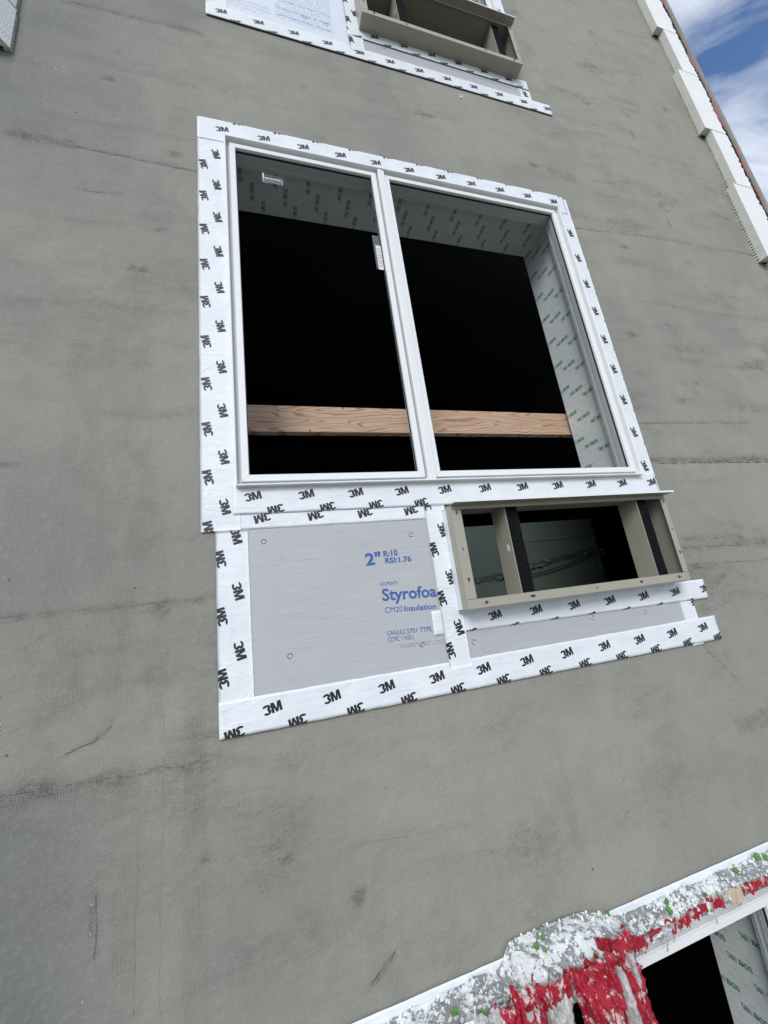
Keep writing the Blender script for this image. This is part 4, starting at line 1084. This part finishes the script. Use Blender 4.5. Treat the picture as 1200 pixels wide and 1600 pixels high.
# short torn strip along the thin right part
segs = [(1.03, 1.10), (1.105, 1.23), (1.235, 1.29), (1.295, 1.375), (1.38, 1.45), (1.545, 1.69), (1.70, 1.86), (1.87, 2.1)]
for i, (a, b) in enumerate(segs):
    drape('red_strip', MAT['red'], a, b, -1.108 + random.uniform(-.006, .006), 20 + i, s0=.60, out=.003, amp=.005, zjit=.007, n=14, mrows=10)
drape('tan_film', MAT['tan_film'], 1.455, 1.54, -1.112, 40, s0=.50, out=.004, amp=.006, zjit=.008, n=12, mrows=10)
for i, (x, w, ln) in enumerate(((1.17, .016, .085), (1.205, .014, .07), (1.21, .06, .035), (1.395, .016, .075), (1.30, .08, .03), (1.52, .014, .06), (1.585, .010, .045), (1.745, .024, .11), (1.77, .010, .09), (1.11, .05, .03))):
    k = int((x + .15) / 2.5 * (NX - 1)); bm = bmesh.new(); rr = random.Random(90 + i); rows = []
    for j in range(9):
        u = j / 8; ww = w * (1 - .75 * u) * (1 + rr.uniform(-.2, .2)); z = -1.075 - ln * u; y = -dep[k] - .006 - .004 * math.sin(u * 5 + i) + .02 * u * u; xx = x + .012 * u + rr.uniform(-.002, .002)
        rows.append([bm.verts.new((xx - ww / 2, y, z)), bm.verts.new((xx, y - .004, z)), bm.verts.new((xx + ww / 2, y + .001, z))])
    for a, b in zip(rows, rows[1:]):
        for q in (0, 1): bm.faces.new((a[q], b[q], b[q + 1], a[q + 1]))
    for fc in bm.faces: fc.smooth = True
    obj('film_shred', bm, MAT['clear'], bd)
# green scraps
for i, (x, s, r0) in enumerate(((.43, .42, .010), (.505, .62, .009), (.72, .30, .010), (.755, .22, .009), (.735, .38, .009), (.335, .72, .008), (1.02, .10, .009), (1.235, .42, .011), (1.25, .30, .009), (1.24, .52, .008), (1.40, .5, .007), (1.60, .25, .011), (1.72, .20, .016), (1.75, .28, .010))):
    p = Vector(surf(x, s)) + Vector((0, -.006, .010)); rr = random.Random(i); bm = bmesh.new()
    nrm = Vector((rr.uniform(-.3, .3), -.6, 1)).normalized(); u = nrm.orthogonal().normalized(); v = nrm.cross(u); T_, B_ = [], []
    for q in range(11):
        a = 2 * math.pi * q / 11; e = p + (u * math.cos(a) * 1.3 + v * math.sin(a)) * r0 * rr.uniform(.55, 1.15) + nrm * rr.uniform(-.001, .002); e = p + (e - p) * .8 - Vector((0, 0, .003)); T_.append(bm.verts.new(e + nrm * .001)); B_.append(bm.verts.new(e - nrm * .004))
    bm.faces.new(T_)
    for q in range(11): bm.faces.new((B_[q], B_[(q + 1) % 11], T_[(q + 1) % 11], T_[q]))
    obj('green_scrap', bm, MAT['green'], bd)

# small spatters of white plaster stuck to the stucco
for i, (x, z, sx, sz) in enumerate(((-.695, -.155, .006, .016), (-.70, -.075, .004, .006), (-.752, 2.41, .004, .005), (1.29, 3.005, .014, .014), (-.462, -.60, .003, .003), (-.462, -.66, .003, .003), (-.47, -.79, .003, .003))):
    bm = bmesh.new(); rr = random.Random(300 + i)
    for q in range(7):
        cx_, cz_ = x + rr.uniform(-1, 1) * sx, z + rr.uniform(-1, 1) * sz; r0 = min(sx, sz) * rr.uniform(.2, .42) * (.55 if i > 3 else 1)
        b = bmesh.new(); bmesh.ops.create_icosphere(b, subdivisions=1, radius=r0)
        for v in b.verts: v.co = Vector((v.co.x, v.co.y * .6, v.co.z * 1.2)) * rr.uniform(.8, 1.2) + Vector((cx_, -.003, cz_))
        add(bm, b)
    labs_ = ['white plaster spatter at the left edge, level with the tape corner', 'white plaster fleck at the left edge, above the larger spatter', 'pale plaster fleck at the upper left of the wall', 'pale chip stuck under the tape end at the top', 'white speck beside the vertical crack at lower left, upper', 'white speck beside the vertical crack at lower left, middle', 'white speck beside the vertical crack at lower left, lowest']
    tag(obj('plaster_spatter', bm, MAT['flake']), labs_[i], 'plaster spatter', 'plaster spatters on the wall')
